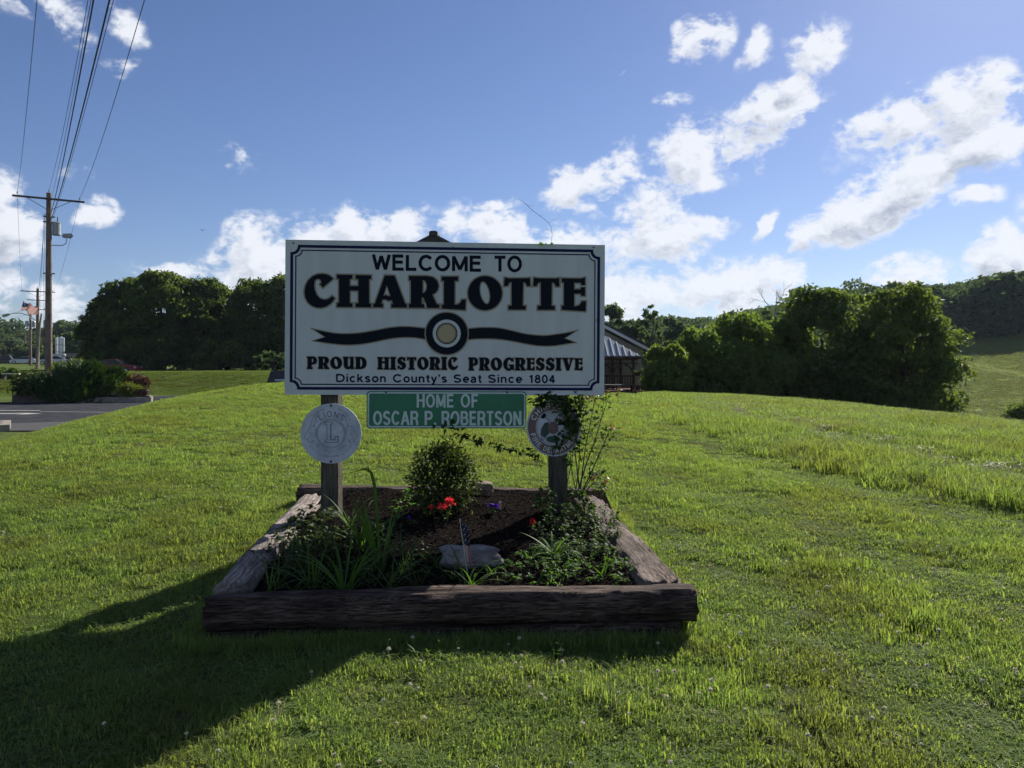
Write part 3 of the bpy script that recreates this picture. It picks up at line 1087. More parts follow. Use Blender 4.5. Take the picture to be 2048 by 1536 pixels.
for i, ch in ((0, 'C'), (1, 'H'), (3, 'R'), (5, 'O'), (6, 'T'), (8, 'E')):
    from_big(i, ch)
HGT['P'] = (.86, [(0, 0), (.48, 0), (.48, .12), (.40, .12), (.40, .36), (.62, .38), (.80, .48), (.86, .68), (.80, .88), (.62, 1), (0, 1), (0, .88), (.06, .88), (.06, .12), (0, .12)], [[(.42, .50), (.52, .56), (.56, .70), (.52, .82), (.42, .88)]])
HGT['D'] = (.96, [(0, 0), (.55, 0), (.80, .10), (.94, .32), (.96, .52), (.93, .70), (.80, .90), (.55, 1), (0, 1), (0, .88), (.06, .88), (.06, .12), (0, .12)], [[(.42, .14), (.54, .22), (.60, .40), (.60, .60), (.54, .78), (.42, .87)]])
HGT['U'] = (.95, [(0, 1), (0, .88), (.06, .88), (.06, .35), (.12, .12), (.28, 0), (.50, -.02), (.62, .08), (.62, 0), (.95, 0), (.95, .12), (.89, .12), (.89, 1), (.56, 1), (.56, .88), (.62, .88), (.62, .35), (.55, .20), (.46, .18), (.40, .26), (.40, .88), (.46, .88), (.46, 1)], [])
HGT['I'] = (.50, [(0, 0), (.50, 0), (.50, .12), (.43, .12), (.43, .88), (.50, .88), (.50, 1), (0, 1), (0, .88), (.07, .88), (.07, .12), (0, .12)], [])
HGT['S'] = (.80, [(.04, .32), (.05, .02), (.16, .08), (.38, -.02), (.62, .04), (.78, .20), (.80, .38), (.70, .54), (.42, .66), (.34, .76), (.42, .84), (.54, .80), (.60, .68), (.74, .70), (.74, .98), (.62, .94), (.44, 1.02), (.20, .96), (.06, .80), (.04, .62), (.14, .48), (.40, .36), (.47, .26), (.40, .16), (.26, .20), (.20, .34)], [])
HGT['G'] = (.98, [(.94, .70), (.94, 1), (.82, .94), (.60, 1.02), (.34, .98), (.12, .80), (.02, .52), (.10, .22), (.32, .02), (.56, -.02), (.76, .06), (.98, .04), (.98, .46), (.54, .46), (.54, .36), (.64, .36), (.62, .18), (.50, .14), (.40, .26), (.38, .52), (.44, .78), (.56, .86), (.68, .82), (.78, .70)], [])
HGT['V'] = (1.0, [(.38, 0), (.60, 0), (.90, .88), (1, .88), (1, 1), (.64, 1), (.64, .88), (.74, .88), (.60, .40), (.44, .88), (.52, .88), (.52, 1), (0, 1), (0, .88), (.08, .88)], [])


def serif_word(word, u0, u1, vt0, vb0, vt1, vb1):
    tot = sum(HGT[c][0] for c in word) + .10 * (len(word) - 1)
    x = 0
    for i, c in enumerate(word):
        w, out, holes = HGT[c]

        def P(p, x=x):
            t = (x + p[0]) / tot
            vt, vb = vt0 + (vt1 - vt0) * t, vb0 + (vb1 - vb0) * t
            return onboard(u0 + (u1 - u0) * t, vb + (vt - vb) * p[1])
        o_ = [P(p) for p in out]
        h_ = [[P(p) for p in h] for h in holes]
        b = MB()
        b.prism(offset_poly(o_, .0042), -.0018 - .0001 * (i % 2), 0, 0, holes=[offset_poly(h, -.0022) for h in h_])
        b.build('letter_outline', M_gold, SIGN, recalc=True)
        b = MB()
        b.prism(o_, -.0034, -.0008, 0, holes=h_)
        b.build('letter', M_ink, SIGN, recalc=True)
        for h in h_:
            pass
        x += w + .10


serif_word('PROUD', 614, 733, 713, 738, 714, 738)
serif_word('HISTORIC', 755, 916, 714, 739, 714, 740)
serif_word('PROGRESSIVE', 937, 1165, 715, 741, 716, 741)

# stroke letters: unit cap height, centre lines of the strokes; sw = stroke width
def A_(cx, cy, rx, ry, a0, a1, n=14):
    return arc(cx, cy, rx, ry, a0, a1, n)


S = {
    'W': (1.18, [[(.06, 1), (.32, .04), (.59, .92), (.86, .04), (1.12, 1)]]),
    'E': (.74, [[(.72, .92), (.09, .92), (.09, .08), (.74, .08)], [(.09, .53), (.68, .53)]]),
    'L': (.70, [[(.09, 1), (.09, .08), (.68, .08)]]),
    'C': (.92, [A_(.48, .5, .40, .43, 38, 322, 26)]),
    'O': (.98, [A_(.49, .5, .41, .43, 0, 352, 30) + [(.90, .5)]]),
    'M': (1.02, [[(.09, 0), (.09, .96), (.51, .10), (.93, .96), (.93, 0)]]),
    'T': (.78, [[(0, .92), (.78, .92)], [(.39, .92), (.39, 0)]]),
    'D': (.88, [[(.09, .08), (.09, .92), (.40, .92)] + A_(.40, .5, .40, .42, 90, -90, 14)[1:] + [(.09, .08)]]),
    'I': (.18, [[(.09, 0), (.09, 1)]]),
    'S': (.80, [A_(.40, .72, .30, .21, 20, 180, 10) + [(.10, .70)] + [(.14, .60), (.40, .50), (.66, .41), (.71, .30)] + A_(.40, .27, .31, .20, 0, -165, 10)]),
    'R': (.86, [[(.09, 0), (.09, .92), (.52, .92)] + A_(.52, .70, .24, .22, 90, -90, 10)[1:] + [(.09, .48)], [(.52, .48), (.74, .30), (.78, 0)]]),
    'A': (.92, [[(.05, 0), (.46, .98), (.87, 0)], [(.18, .32), (.74, .32)]]),
    'P': (.80, [[(.09, 0), (.09, .92), (.48, .92)] + A_(.48, .68, .25, .24, 90, -90, 10)[1:] + [(.09, .44)]]),
    'B': (.84, [[(.09, .08), (.09, .92), (.48, .92)] + A_(.48, .725, .22, .195, 90, -90, 8)[1:] + [(.09, .53)], [(.48, .53)] + A_(.50, .305, .26, .225, 90, -90, 10)[1:] + [(.09, .08)]]),
    'N': (.88, [[(.09, 0), (.09, .95), (.79, .05), (.79, 1)]]),
    'H': (.86, [[(.09, 0), (.09, 1)], [(.77, 0), (.77, 1)], [(.09, .52), (.77, .52)]]),
    'F': (.70, [[(.09, 0), (.09, .92), (.70, .92)], [(.09, .50), (.62, .50)]]),
    '.': (.20, [[(.10, 0), (.10, .16)]]),
    'i': (.17, [[(.085, 0), (.085, .73)], [(.085, .86), (.085, 1)]]),
    'c': (.60, [A_(.32, .365, .24, .30, 42, 318, 18)]),
    'k': (.60, [[(.08, 0), (.08, 1)], [(.08, .28), (.50, .73)], [(.24, .44), (.54, 0)]]),
    's': (.56, [A_(.28, .53, .19, .145, 20, 180, 8) + [(.14, .44), (.40, .33)] + A_(.28, .205, .20, .135, 20, -165, 8)]),
    'o': (.64, [A_(.32, .365, .25, .30, 0, 350, 22) + [(.57, .365)]]),
    'n': (.60, [[(.08, 0), (.08, .73)], [(.08, .42)] + A_(.29, .46, .21, .20, 170, 0, 8) + [(.50, 0)]]),
    'u': (.60, [[(.08, .73), (.08, .27)] + A_(.29, .27, .21, .20, 180, 350, 8), [(.51, .73), (.51, 0)]]),
    't': (.36, [[(.18, .94), (.18, .20), (.24, .08), (.36, .07)], [(.0, .66), (.35, .66)]]),
    'y': (.56, [[(.04, .73), (.28, .06)], [(.52, .73), (.26, -.10), (.16, -.20), (.05, -.19)]]),
    "'": (.18, [[(.10, 1), (.10, .84), (.05, .74)]]),
    'e': (.62, [[(.08, .37), (.56, .37)] + A_(.32, .365, .245, .30, 8, 315, 20)]),
    'a': (.60, [[(.08, .56)] + A_(.29, .52, .20, .15, 150, 0, 8) + [(.49, .10), (.56, .05)], [(.49, .42), (.24, .38)] + A_(.24, .20, .16, .155, 100, 270, 8) + [(.40, .09), (.49, .22)]]),
    '1': (.50, [[(.06, .74), (.24, .80), (.32, .97)], [(.32, 1), (.32, 0)]]),
    '8': (.66, [A_(.33, .74, .21, .18, 0, 345, 16) + [(.54, .74)], A_(.33, .29, .25, .235, 0, 345, 16) + [(.58, .29)]]),
    '0': (.66, [A_(.33, .49, .25, .44, 0, 350, 24) + [(.58, .49)]]),
    '4': (.68, [[(.46, 0), (.46, .97), (.06, .28), (.66, .28)]]),
}


def split_sharp(strokes):
    out = []
    for st in strokes:
        cur = [st[0]]
        for i in range(1, len(st) - 1):
            cur.append(st[i])
            a = Vector(st[i]) - Vector(st[i - 1])
            b_ = Vector(st[i + 1]) - Vector(st[i])
            if a.length > .2 and b_.length > .2 and a.normalized().dot(b_.normalized()) < -.35:
                out.append(cur)
                cur = [st[i]]
        cur.append(st[-1])
        out.append(cur)
    return out


def stroke_text(text, parent, place, sw, material, depth=.0018, gap=.16, space=.42, name='letter', tot=None, layer=0.0):
    """place(t, y) maps along the line (0..1) and height (0..1) to board (x, z); returns one part per letter"""
    ws = [space if c == ' ' else S[c][0] for c in text]
    total = sum(ws) + gap * (len(text) - 1)
    x = 0
    for c, w in zip(text, ws):
        if c != ' ':
            b = MB()
            for j, st in enumerate(split_sharp(S[c][1])):
                pts = [place((x + p[0]) / total, p[1]) for p in st]
                b.ribbon(pts, sw, -depth - .00012 * j - layer, 0 - layer * .5)
            b.build(name, material, parent)
        x += w + gap


def straight(u0, u1, vt0, vb0, vt1, vb1, f=None):
    f = f or onboard

    def place(t, y):
        vt, vb = vt0 + (vt1 - vt0) * t, vb0 + (vb1 - vb0) * t
        return f(u0 + (u1 - u0) * t, vb + (vt - vb) * y)
    return place


stroke_text('WELCOME', SIGN, straight(745, 962, 509, 540, 512, 543), .0245, M_ink)
stroke_text('TO', SIGN, straight(989, 1043, 512, 543, 512, 544), .0245, M_ink)
for wd, a, c in (('Dickson', 672, 772), ("County's", 786, 894), ('Seat', 907, 963), ('Since', 976, 1044), ('1804', 1058, 1110)):
    t0, t1 = (a - 672) / 438 * 2, (c - 672) / 438 * 2
    stroke_text(wd, SIGN, straight(a, c, 748 + t0, 764 + t0, 748 + t1, 764 + t1), .0128, M_blueink)

# the ribbon and its ring
ZL = lambda p: (550 + p[0] / 4.8, 620 + p[1] / 4.8)
topL = cat_rom([(332, 167), (450, 192), (580, 215), (700, 220), (830, 210), (950, 190), (1080, 165), (1200, 152), (1330, 155), (1470, 172)], False)
botL = cat_rom([(1470, 293), (1330, 272), (1200, 272), (1080, 288), (950, 315), (830, 335), (700, 343), (580, 335), (450, 318), (342, 298)], False)
left = topL + botL + [(465, 257)]
ZR = lambda p: (880 + p[0] / 4.8, 620 + p[1] / 4.8)
topR = cat_rom([(215, 180), (330, 165), (450, 160), (560, 165), (680, 188), (800, 218), (900, 232), (1010, 238), (1120, 225), (1230, 208), (1340, 182)], False)
botR = cat_rom([(1325, 316), (1200, 335), (1080, 352), (960, 352), (840, 335), (720, 312), (600, 292), (480, 283), (350, 285), (215, 298)], False)
right = topR + [(1210, 270)] + botR
for poly, Z in ((left, ZL), (right, ZR)):
    o_ = [onboard(*Z(p)) for p in poly]
    b = MB()
    b.prism(o_, -.0016, 0)
    b.build('ribbon_outline', M_gold, SIGN, recalc=True)
    b = MB()
    b.prism(offset_poly(o_, -.0085), -.0026, -.0006)
    b.build('ribbon', M_ink, SIGN, recalc=True)
cx, cz = onboard(893.5, 667)
pxm = (x1 - x0) / 641


def disc(r, y0, y1, m, name, r_in=None):
    b = MB()
    o_ = [(cx + r * pxm * math.cos(2 * PI * k / 56), cz + r * pxm * math.sin(2 * PI * k / 56)) for k in range(56)]
    h_ = [] if r_in is None else [[(cx + r_in * pxm * math.cos(2 * PI * k / 56), cz + r_in * pxm * math.sin(2 * PI * k / 56)) for k in range(56)]]
    b.prism(o_, y0, y1, holes=h_)
    b.build(name, m, SIGN, recalc=True)


disc(44.5, -.0042, 0, M_gold, 'ring_outline')
disc(42, -.0050, -.001, M_ink, 'ring')
disc(28, -.0058, -.001, M_board, 'ring_band')
disc(21.5, -.0066, -.001, M_ink, 'ring_line')
disc(19.5, -.0074, -.001, M_gold2, 'ring_centre')
disc(18.4, -.0082, -.001, M_ink, 'ring_line')
disc(17.6, -.0090, -.001, M_gold2, 'ring_centre')


# posts: square timber with softened edges, checks down the face
def post_mb(w, d, h, seed, ch=.012):
    b = MB()
    r = random.Random(seed)
    n = 14
    prof = [(-w / 2 + ch, -d / 2), (w / 2 - ch, -d / 2), (w / 2, -d / 2 + ch), (w / 2, d / 2 - ch), (w / 2 - ch, d / 2), (-w / 2 + ch, d / 2), (-w / 2, d / 2 - ch), (-w / 2, -d / 2 + ch)]
    vs = [(x + r.uniform(-.0015, .0015), y + r.uniform(-.0015, .0015), h * i / (n - 1)) for i in range(n) for x, y in prof]
    fs = [(i * 8 + k, i * 8 + (k + 1) % 8, (i + 1) * 8 + (k + 1) % 8, (i + 1) * 8 + k) for i in range(n - 1) for k in range(8)]
    fs += [tuple(range(8))[::-1], tuple((n - 1) * 8 + k for k in range(8))]
    b.add(vs, fs)
    return b


for (u, m, rz, seed) in ((664, M_post, R(-9), 1), (1115.5, M_postd, R(2), 2)):
    x, _ = onboard(u, 1000, .10)
    p = post_mb(.135, .135, 2.05, seed).build('post', m, SIGN)
    p.location = (x, .019 + .075, -1.86)
    p.rotation_euler = (0, R(-.33), rz)
for (v) in (520, 760):                                    # cross rails behind the board that tie it to the posts
    b = MB()
    z = onboard(889, v)[1]
    b.box(x0 + .05, x1 - .05, .0195, .025, z - .04, z + .04)
    b.build('back_rail', M_post, SIGN)

# green sign bolted in front of the lower edge
GS = empty('green_name_sign', MS @ Vector((0, -.012, 0)), YAW, 'green sign with white letters HOME OF OSCAR P. ROBERTSON under the big welcome sign', 'sign')
GS.rotation_euler = SIGN.rotation_euler


def ongreen(u, v):
    d = MSI.to_3x3() @ Vector(((u - CU) / F, 1, -(v - HV) / F))
    o = MSI @ EYEV
    t = (-.012 - o.y) / d.y
    p = o + d * t
    return (p.x, p.z)


def round_rect(a, bb, c, d, r, n=5):
    pts = []
    for cx_, cz_, s0 in ((bb - r, d - r, 0), (a + r, d - r, 90), (a + r, c + r, 180), (bb - r, c + r, 270)):
        pts += [(cx_ + r * math.cos(R(s0 + 90 * k / n)), cz_ + r * math.sin(R(s0 + 90 * k / n))) for k in range(n + 1)]
    return pts


ga, gc = ongreen(733, 857)
gb, gd = ongreen(1053, 783)
b = MB()
b.prism(round_rect(ga, gb, gc, gd, .028), 0, .004)
b.build('sign_plate', M_green, GS, recalc=True)
b = MB()
b.ribbon(round_rect(ga + .013, gb - .013, gc + .013, gd - .013, .020), .0105, -.0012, 0, True)
b.build('border_line', M_greenletter, GS)
for wd, a, c, vt, vb, sw in (('HOME', 834, 907, 788, 815, .0165), ('OF', 922, 956, 788, 815, .0165), ('OSCAR', 747, 836, 822, 850, .0175), ('P.', 850, 872, 822, 850, .0175), ('ROBERTSON', 884, 1042, 822, 851, .0175)):
    stroke_text(wd, GS, straight(a, c, vt, vb, vt, vb, ongreen), sw, M_greenletter, .0012, .22)
for u in (772, 1014):
    x, z = ongreen(u, 784.5)
    b = MB()
    b.lathe([(.0085, -.001), (.0085, .003), (.005, .006)], 8, M=Matrix.Translation((x, 0, z)) @ Matrix.Rotation(R(90), 4, 'X'))
    b.build('bolt', M_bolt, GS)


# ---- round plaques
def plaque(name, u, v, r, label, yaw, Y):
    o = empty(name, at(u, v, Y), yaw, label, 'plaque')
    b = MB()
    n = 64
    o_ = [(r * math.cos(2 * PI * k / n), r * math.sin(2 * PI * k / n)) for k in range(n)]
    b.prism(o_, 0, .008)
    b.build('disc', M_medal, o, recalc=True)
    for z in (.93, -.93):
        b = MB()
        b.lathe([(.009, -.001), (.009, .004), (.004, .007)], 8, M=Matrix.Translation((0, 0, z * r)) @ Matrix.Rotation(R(90), 4, 'X'))
        b.build('bolt', M_bolt, o)
    return o


LP = plaque('round_plaque', 662, 867, .226, 'round white Lions club plaque with a large L on the left post', R(4), 5.87)


def on_arc(r0, a0, a1, h, flip=False):
    """text round a circle; angles in degrees, from a0 to a1"""
    def place(t, y):
        a = R(a0 + (a1 - a0) * t)
        r = (r0 + h * y) if not flip else (r0 + h * (1 - y))
        return (r * math.cos(a), r * math.sin(a))
    return place


def line(parent, pts, w=.0026, m=M_line, closed=False, name='engraved_line', k=0):
    b = MB()
    b.ribbon(pts, w, -.0011 - .0002 * k, 0, closed)
    return b.build(name, m, parent)


r_ = .226
for rr in (.110, .100):
    line(LP, [(rr * math.cos(2 * PI * k / 48), rr * math.sin(2 * PI * k / 48)) for k in range(48)], .0030, closed=True, name='engraved_ring')
stroke_text('LIONS', LP, on_arc(.122, 128, 48, .048), .0050, M_line, .0013, .30, name='engraved_letter')
stroke_text('INTERNATIONAL', LP, on_arc(.118, 218, 322, .030, True), .0016, M_line, .0013, .35, name='engraved_letter')
Lg = [(-.048, .085), (.012, .085), (.012, .070), (-.004, .070), (-.004, -.045), (.026, -.045), (.032, -.020), (.052, -.020), (.050, -.068), (-.046, -.068), (-.046, -.054), (-.030, -.048), (-.030, .070), (-.048, .070)]
line(LP, Lg, .0042, closed=True, name='engraved_letter')
line(LP, [(p[0] + .006, p[1] - .006) for p in Lg[3:9]], .0022, k=1)
for sx in (-1, 1):                                        # a lion's profile looking outwards on each side
    face = cat_rom([(-.045, .185), (-.085, .172), (-.118, .145), (-.140, .105), (-.150, .060), (-.178, .012), (-.196, -.020), (-.186, -.042), (-.168, -.044), (-.172, -.060), (-.150, -.066), (-.128, -.048)], False, 4)
    line(LP, [(p[0] * -sx if sx > 0 else p[0], p[1]) for p in face], .0024)
    for pts in ([(-.150, .052), (-.132, .058), (-.120, .048)], [(-.165, -.005), (-.150, .0), (-.143, -.014)], [(-.118, .140), (-.112, .095), (-.122, .060), (-.112, .020), (-.124, -.02)], [(-.128, -.048), (-.142, -.085), (-.118, -.118), (-.085, -.138)], [(-.160, -.085), (-.135, -.120), (-.100, -.150), (-.050, -.165), (0, -.172)], [(-.1, .155), (-.09, .128), (-.112, .11), (-.098, .088)], [(-.132, .10), (-.125, .075), (-.134, .05)], [(-.060, -.180), (-.040, -.168), (-.015, -.178)], [(-.175, -.030), (-.158, -.028)]):
        line(LP, [(p[0] * -sx if sx > 0 else p[0], p[1]) for p in cat_rom(pts, False, 4)], .0020)

FP = plaque('round_plaque', 1106.5, 856, .213, 'round faded red and white fire department plaque on the right post', R(-20), 5.85)
FP.rotation_euler = (0, 0, R(-20))
b = MB()
n = 56
b.prism([(.200 * math.cos(2 * PI * k / n), .200 * math.sin(2 * PI * k / n)) for k in range(n)], -.0012, 0, holes=[[(.138 * math.cos(2 * PI * k / n), .138 * math.sin(2 * PI * k / n)) for k in range(n)]])
b.build('red_band', M_faded, FP, recalc=True)
stroke_text('CHARLOTTE', FP, on_arc(.149, 160, 22, .040), .0078, M_lightline, .0012, .30, name='painted_letter', layer=.0009)
stroke_text('FIRE', FP, on_arc(.149, 196, 234, .040, True), .0078, M_lightline, .0012, .24, name='painted_letter', layer=.0009)
stroke_text('DEPARTMENT', FP, on_arc(.149, 244, 350, .040, True), .0078, M_lightline, .0012, .30, name='painted_letter', layer=.0009)
# its crest: crossed ladder, axe, pike, helmet and hydrant
line(FP, [(-.095, -.085), (.060, .120)], .004, M_ink, name='painted_ladder')
line(FP, [(-.080, -.096), (.075, .108)], .004, M_ink, name='painted_ladder')
for k in range(7):
    t = k / 6.5
    line(FP, [(-.095 + .155 * t, -.085 + .205 * t), (-.080 + .155 * t, -.096 + .205 * t)], .003, M_ink, name='painted_rung', k=1)
line(FP, [(.095, -.085), (-.070, .095)], .006, M_faded, name='painted_axe', k=2)
b = MB()
b.prism([(-.10, .075), (-.075, .110), (-.052, .098), (-.072, .068)], -.0024, 0)
b.build('painted_axe_head', M_ink, FP, recalc=True)
b = MB()
b.prism([(-.095, -.01), (-.07, .035), (-.035, .045), (-.03, -.04), (-.065, -.075), (-.10, -.055)], -.0018, 0)
b.build('painted_helmet', M_darkgreen, FP, recalc=True)
b = MB()
b.prism(arc(.0, .0, .040, .046, 0, 340, 17), -.0030, 0)
b.build('painted_badge', M_faded, FP, recalc=True)
b = MB()
b.prism([(.03, .02), (.105, .03), (.115, .05), (.05, .055)], -.0022, 0)
b.build('painted_hose', M_ink, FP, recalc=True)
b = MB()
b.prism(arc(0, -.085, .055, .026, 0, 340, 17), -.0026, 0)
b.build('painted_hydrant', M_darkgreen, FP, recalc=True)
for rr in (.130,):
    line(FP, [(rr * math.cos(2 * PI * k / 48), rr * math.sin(2 * PI * k / 48)) for k in range(48)], .003, M_darkgreen, closed=True, name='painted_ring')


# ------------------------------------------------------------------ raised bed
BEDO = empty('raised_bed', (-.45, 5.5, .2), 0, 'raised flower bed of weathered railway timbers filled with dark mulch', 'flower bed')


def timber(a, bb, w, h, seed, material, parent=BEDO, rough=1.0, nx=90, ny=7, nz=6, ragged=.0):
    """a weathered timber from a to bb (centre line of its top), w wide, h high; its surface split and worn"""
    a, bb = Vector(a), Vector(bb)
    L = (bb - a).length
    d = (bb - a).normalized()
    rz = math.atan2(d.y, d.x)
    ry = -math.asin(d.z)
    r = random.Random(seed)
    off = Vector((r.uniform(0, 50), r.uniform(0, 50), r.uniform(0, 50)))
    V_, F_ = [], []
    ring = [(-w / 2 + w * i / ny, 0) for i in range(ny)] + [(w / 2, -h * i / nz) for i in range(nz)] + [(w / 2 - w * i / ny, -h) for i in range(ny)] + [(-w / 2, -h + h * i / nz) for i in range(nz)]
    m = len(ring)
    for i in range(nx + 1):
        x = L * i / nx
        for (yy_, zz_) in ring:
            q = Vector((x * .9, yy_ * 7, zz_ * 7)) + off
            nrm = Vector((0, yy_ / (w / 2), (zz_ + h / 2) / (h / 2)))
            g = mnoise.fractal(Vector((x * 1.6, yy_ * 26, zz_ * 26)) + off, 1.0, 2.0, 3) * .012
            g += mnoise.fractal(q, 1.0, 2.0, 3) * .012
            cr = mnoise.noise(Vector((x * .7, yy_ * 34, zz_ * 34)) + off * 2)
            if cr > .30:
                g -= (cr - .30) * .055
            # rounded worn corners
            e = max(abs(nrm.y), abs(nrm.z))
            cn = min(abs(nrm.y), abs(nrm.z))
            if cn > .78:
                g -= (cn - .78) * .11 * max(.2, 1 + 1.8 * mnoise.noise(Vector((x * 5, seed + nrm.y * 3, nrm.z * 3))))
            k = nrm.normalized() * g * rough
            xx_ = x + (mnoise.noise(Vector((yy_ * 22, zz_ * 22, seed + (0 if i == 0 else 9)))) * .012 if i in (0, nx) else 0)
            V_.append((xx_, yy_ + k.y, zz_ + k.z))
    for i in range(nx):
        for k in range(m):
            F_.append((i * m + k, i * m + (k + 1) % m, (i + 1) * m + (k + 1) % m, (i + 1) * m + k))
    for base, fl in ((0, True), (nx * m, False)):
        c = len(V_)
        V_.append((0 if fl else L, 0, -h / 2))
        for k in range(m):
            t = (base + k, base + (k + 1) % m, c)
            F_.append(t if not fl else t[::-1])
    bm_ = MB()
    bm_.add(V_, F_)
    o = bm_.build('timber', material, parent, smooth=True, recalc=True)
    o.location = a - BEDO.location
    o.rotation_euler = (0, ry, rz)
    return o


timber((-1.63, 4.215, .345), (.975, 4.215, .400), .225, .165, 3, M_tie, rough=1.7)                       # front, upper
timber((-1.63, 4.235, .160), (.90, 4.245, .215), .21, .16, 8, M_tie)                          # front, lower
timber((-1.555, 4.34, .375), (-1.70, 6.70, .470), .225, .165, 5, M_tie_pale, rough=1.1)       # left side
timber((-1.56, 4.36, .19), (-1.70, 6.70, .29), .20, .16, 15, M_tie)
timber((.835, 4.34, .385), (.625, 6.62, .480), .235, .165, 6, M_tie_mid, rough=1.3)          # right side
timber((.81, 4.36, .20), (.625, 6.62, .30), .20, .16, 16, M_tie)
timber((-1.87, 6.86, .515), (.74, 6.86, .485), .20, .19, 7, M_tie)                            # back


def mulch_z(x, y):
    t = (y - 4.3) / 2.5
    return .30 + .185 * t + .03 * np.sin(x * 3.1 + y * 2) * np.sin(y * 3.7) + .035 * np.exp(-((x + .4) ** 2 + (y - 5.6) ** 2) / .6)


mx = np.linspace(-1.62, .80, 70)
my = np.linspace(4.31, 6.80, 70)
MX, MY = np.meshgrid(mx, my)
MZ = mulch_z(MX, MY) + rs.uniform(-.006, .006, MX.shape)
ii = (np.arange(69)[:, None] * 70 + np.arange(69)[None, :]).ravel()
me = np_mesh('mulch', np.stack([MX.ravel() + .45, MY.ravel() - 5.5, MZ.ravel() - .2], 1), np.stack([ii, ii + 1, ii + 71, ii + 70], 1), M_mulch, smooth=True)
o = link('mulch', me, BEDO)
o['kind'] = 'stuff'
n = 6500
cx_ = rg.uniform(-1.5, .72, n)
cy_ = rg.uniform(4.33, 6.78, n)
cz_ = mulch_z(cx_, cy_) + rg.uniform(.0, .010, n)
L_, Wd = rg.uniform(.010, .038, n), rg.uniform(.004, .012, n)
a_ = rg.uniform(0, PI, n)
tl = rg.normal(0, .45, n)
rl = rg.normal(0, .6, n)
ax = np.stack([np.cos(a_) * np.cos(tl), np.sin(a_) * np.cos(tl), np.sin(tl)], 1)
pe = np.stack([-np.sin(a_) * np.cos(rl), np.cos(a_) * np.cos(rl), np.sin(rl)], 1)
nn_ = np.cross(ax, pe)
cc_ = np.stack([cx_ + .45, cy_ - 5.5, cz_ - .2], 1)
A1, P1, N1 = ax * L_[:, None] / 2, pe * Wd[:, None] / 2, nn_ * .0025
VV = np.stack([cc_ - A1 - P1 * .6, cc_ + A1 - P1, cc_ + A1 * .9 + P1, cc_ - A1 + P1, cc_ - A1 * .8 + N1 * 1.5, cc_ + A1 * .8 + N1 * 1.5], 1).reshape(-1, 3)
k6 = np.arange(n)[:, None] * 6
FF = np.concatenate([k6 + np.array([0, 1, 5, 4]), k6 + np.array([1, 2, 5, 5]) * 0 + k6 * 0 + np.array([3, 4, 5, 2]), k6 + np.array([0, 3, 2, 1])])
me = np_mesh('bark_chips', VV, FF, M_chip)
o = link('bark_chips', me, BEDO)
o['kind'] = 'stuff'


# ------------------------------------------------------------------ leaves and plants near the sign
class Leaves:
    """collects leaf faces: each a folded pointed blade of its own"""
    def __init__(s):
        s.b = MB()

    def leaf(s, p, d, up, L, w, fold=.25, droop=.2, mi=0):
        p, d, up = Vector(p), Vector(d).normalized(), Vector(up)
        sd = d.cross(up)
        if sd.length < 1e-3:
            sd = d.orthogonal()
        sd.normalize()
        nrm = sd.cross(d).normalized()
        m = p + d * L * .45
        t = p + d * L - nrm * L * droop
        f = nrm * w * fold
        s.b.add([p, m + sd * w / 2 + f, t, m - sd * w / 2 + f, m], [(0, 1, 4), (4, 1, 2), (0, 4, 3), (4, 2, 3)], mi)

    def blade(s, p, d, L, w, bend, seg=6, mi=0, kink=None):
        """long grass blade that bends over"""
        p, d = Vector(p), Vector(d).normalized()
        h = Vector((d.x, d.y, 0))
        if h.length < .05:
            h = Vector((1, 0, 0))
        h.normalize()
        sd = Vector((-h.y, h.x, 0))
        ang = math.asin(max(-1, min(1, d.z)))
        q = p.copy()
        vs = []
        for i in range(seg + 1):
            t = i / seg
            ww = w * (1 - t ** 2.2) * (.55 + .9 * min(t * 3, 1) * .5)
            vs += [q - sd * ww / 2, q + sd * ww / 2]
            step = Vector((h.x * math.cos(ang), h.y * math.cos(ang), math.sin(ang))) * L / seg
            q = q + step
            ang -= bend / seg * (1 + t)
        fs = [(2 * i, 2 * i + 1, 2 * i + 3, 2 * i + 2) for i in range(seg)]
        s.b.add(vs, fs, mi)


def rv3(r, s=1.0):
    return Vector((r.gauss(0, s), r.gauss(0, s), r.gauss(0, s)))


def mz(x, y):
    return float(mulch_z(np.array(x), np.array(y)))


def bed_pt(u, v):
    """point on the mulch seen at (u, v)"""
    Y = 5.0
    for _ in range(30):
        x = (u - CU) / F * Y
        Y = (EYE - mz(x, Y)) * F / (v - HV)
    return Vector(((u - CU) / F * Y, Y, mz((u - CU) / F * Y, Y)))


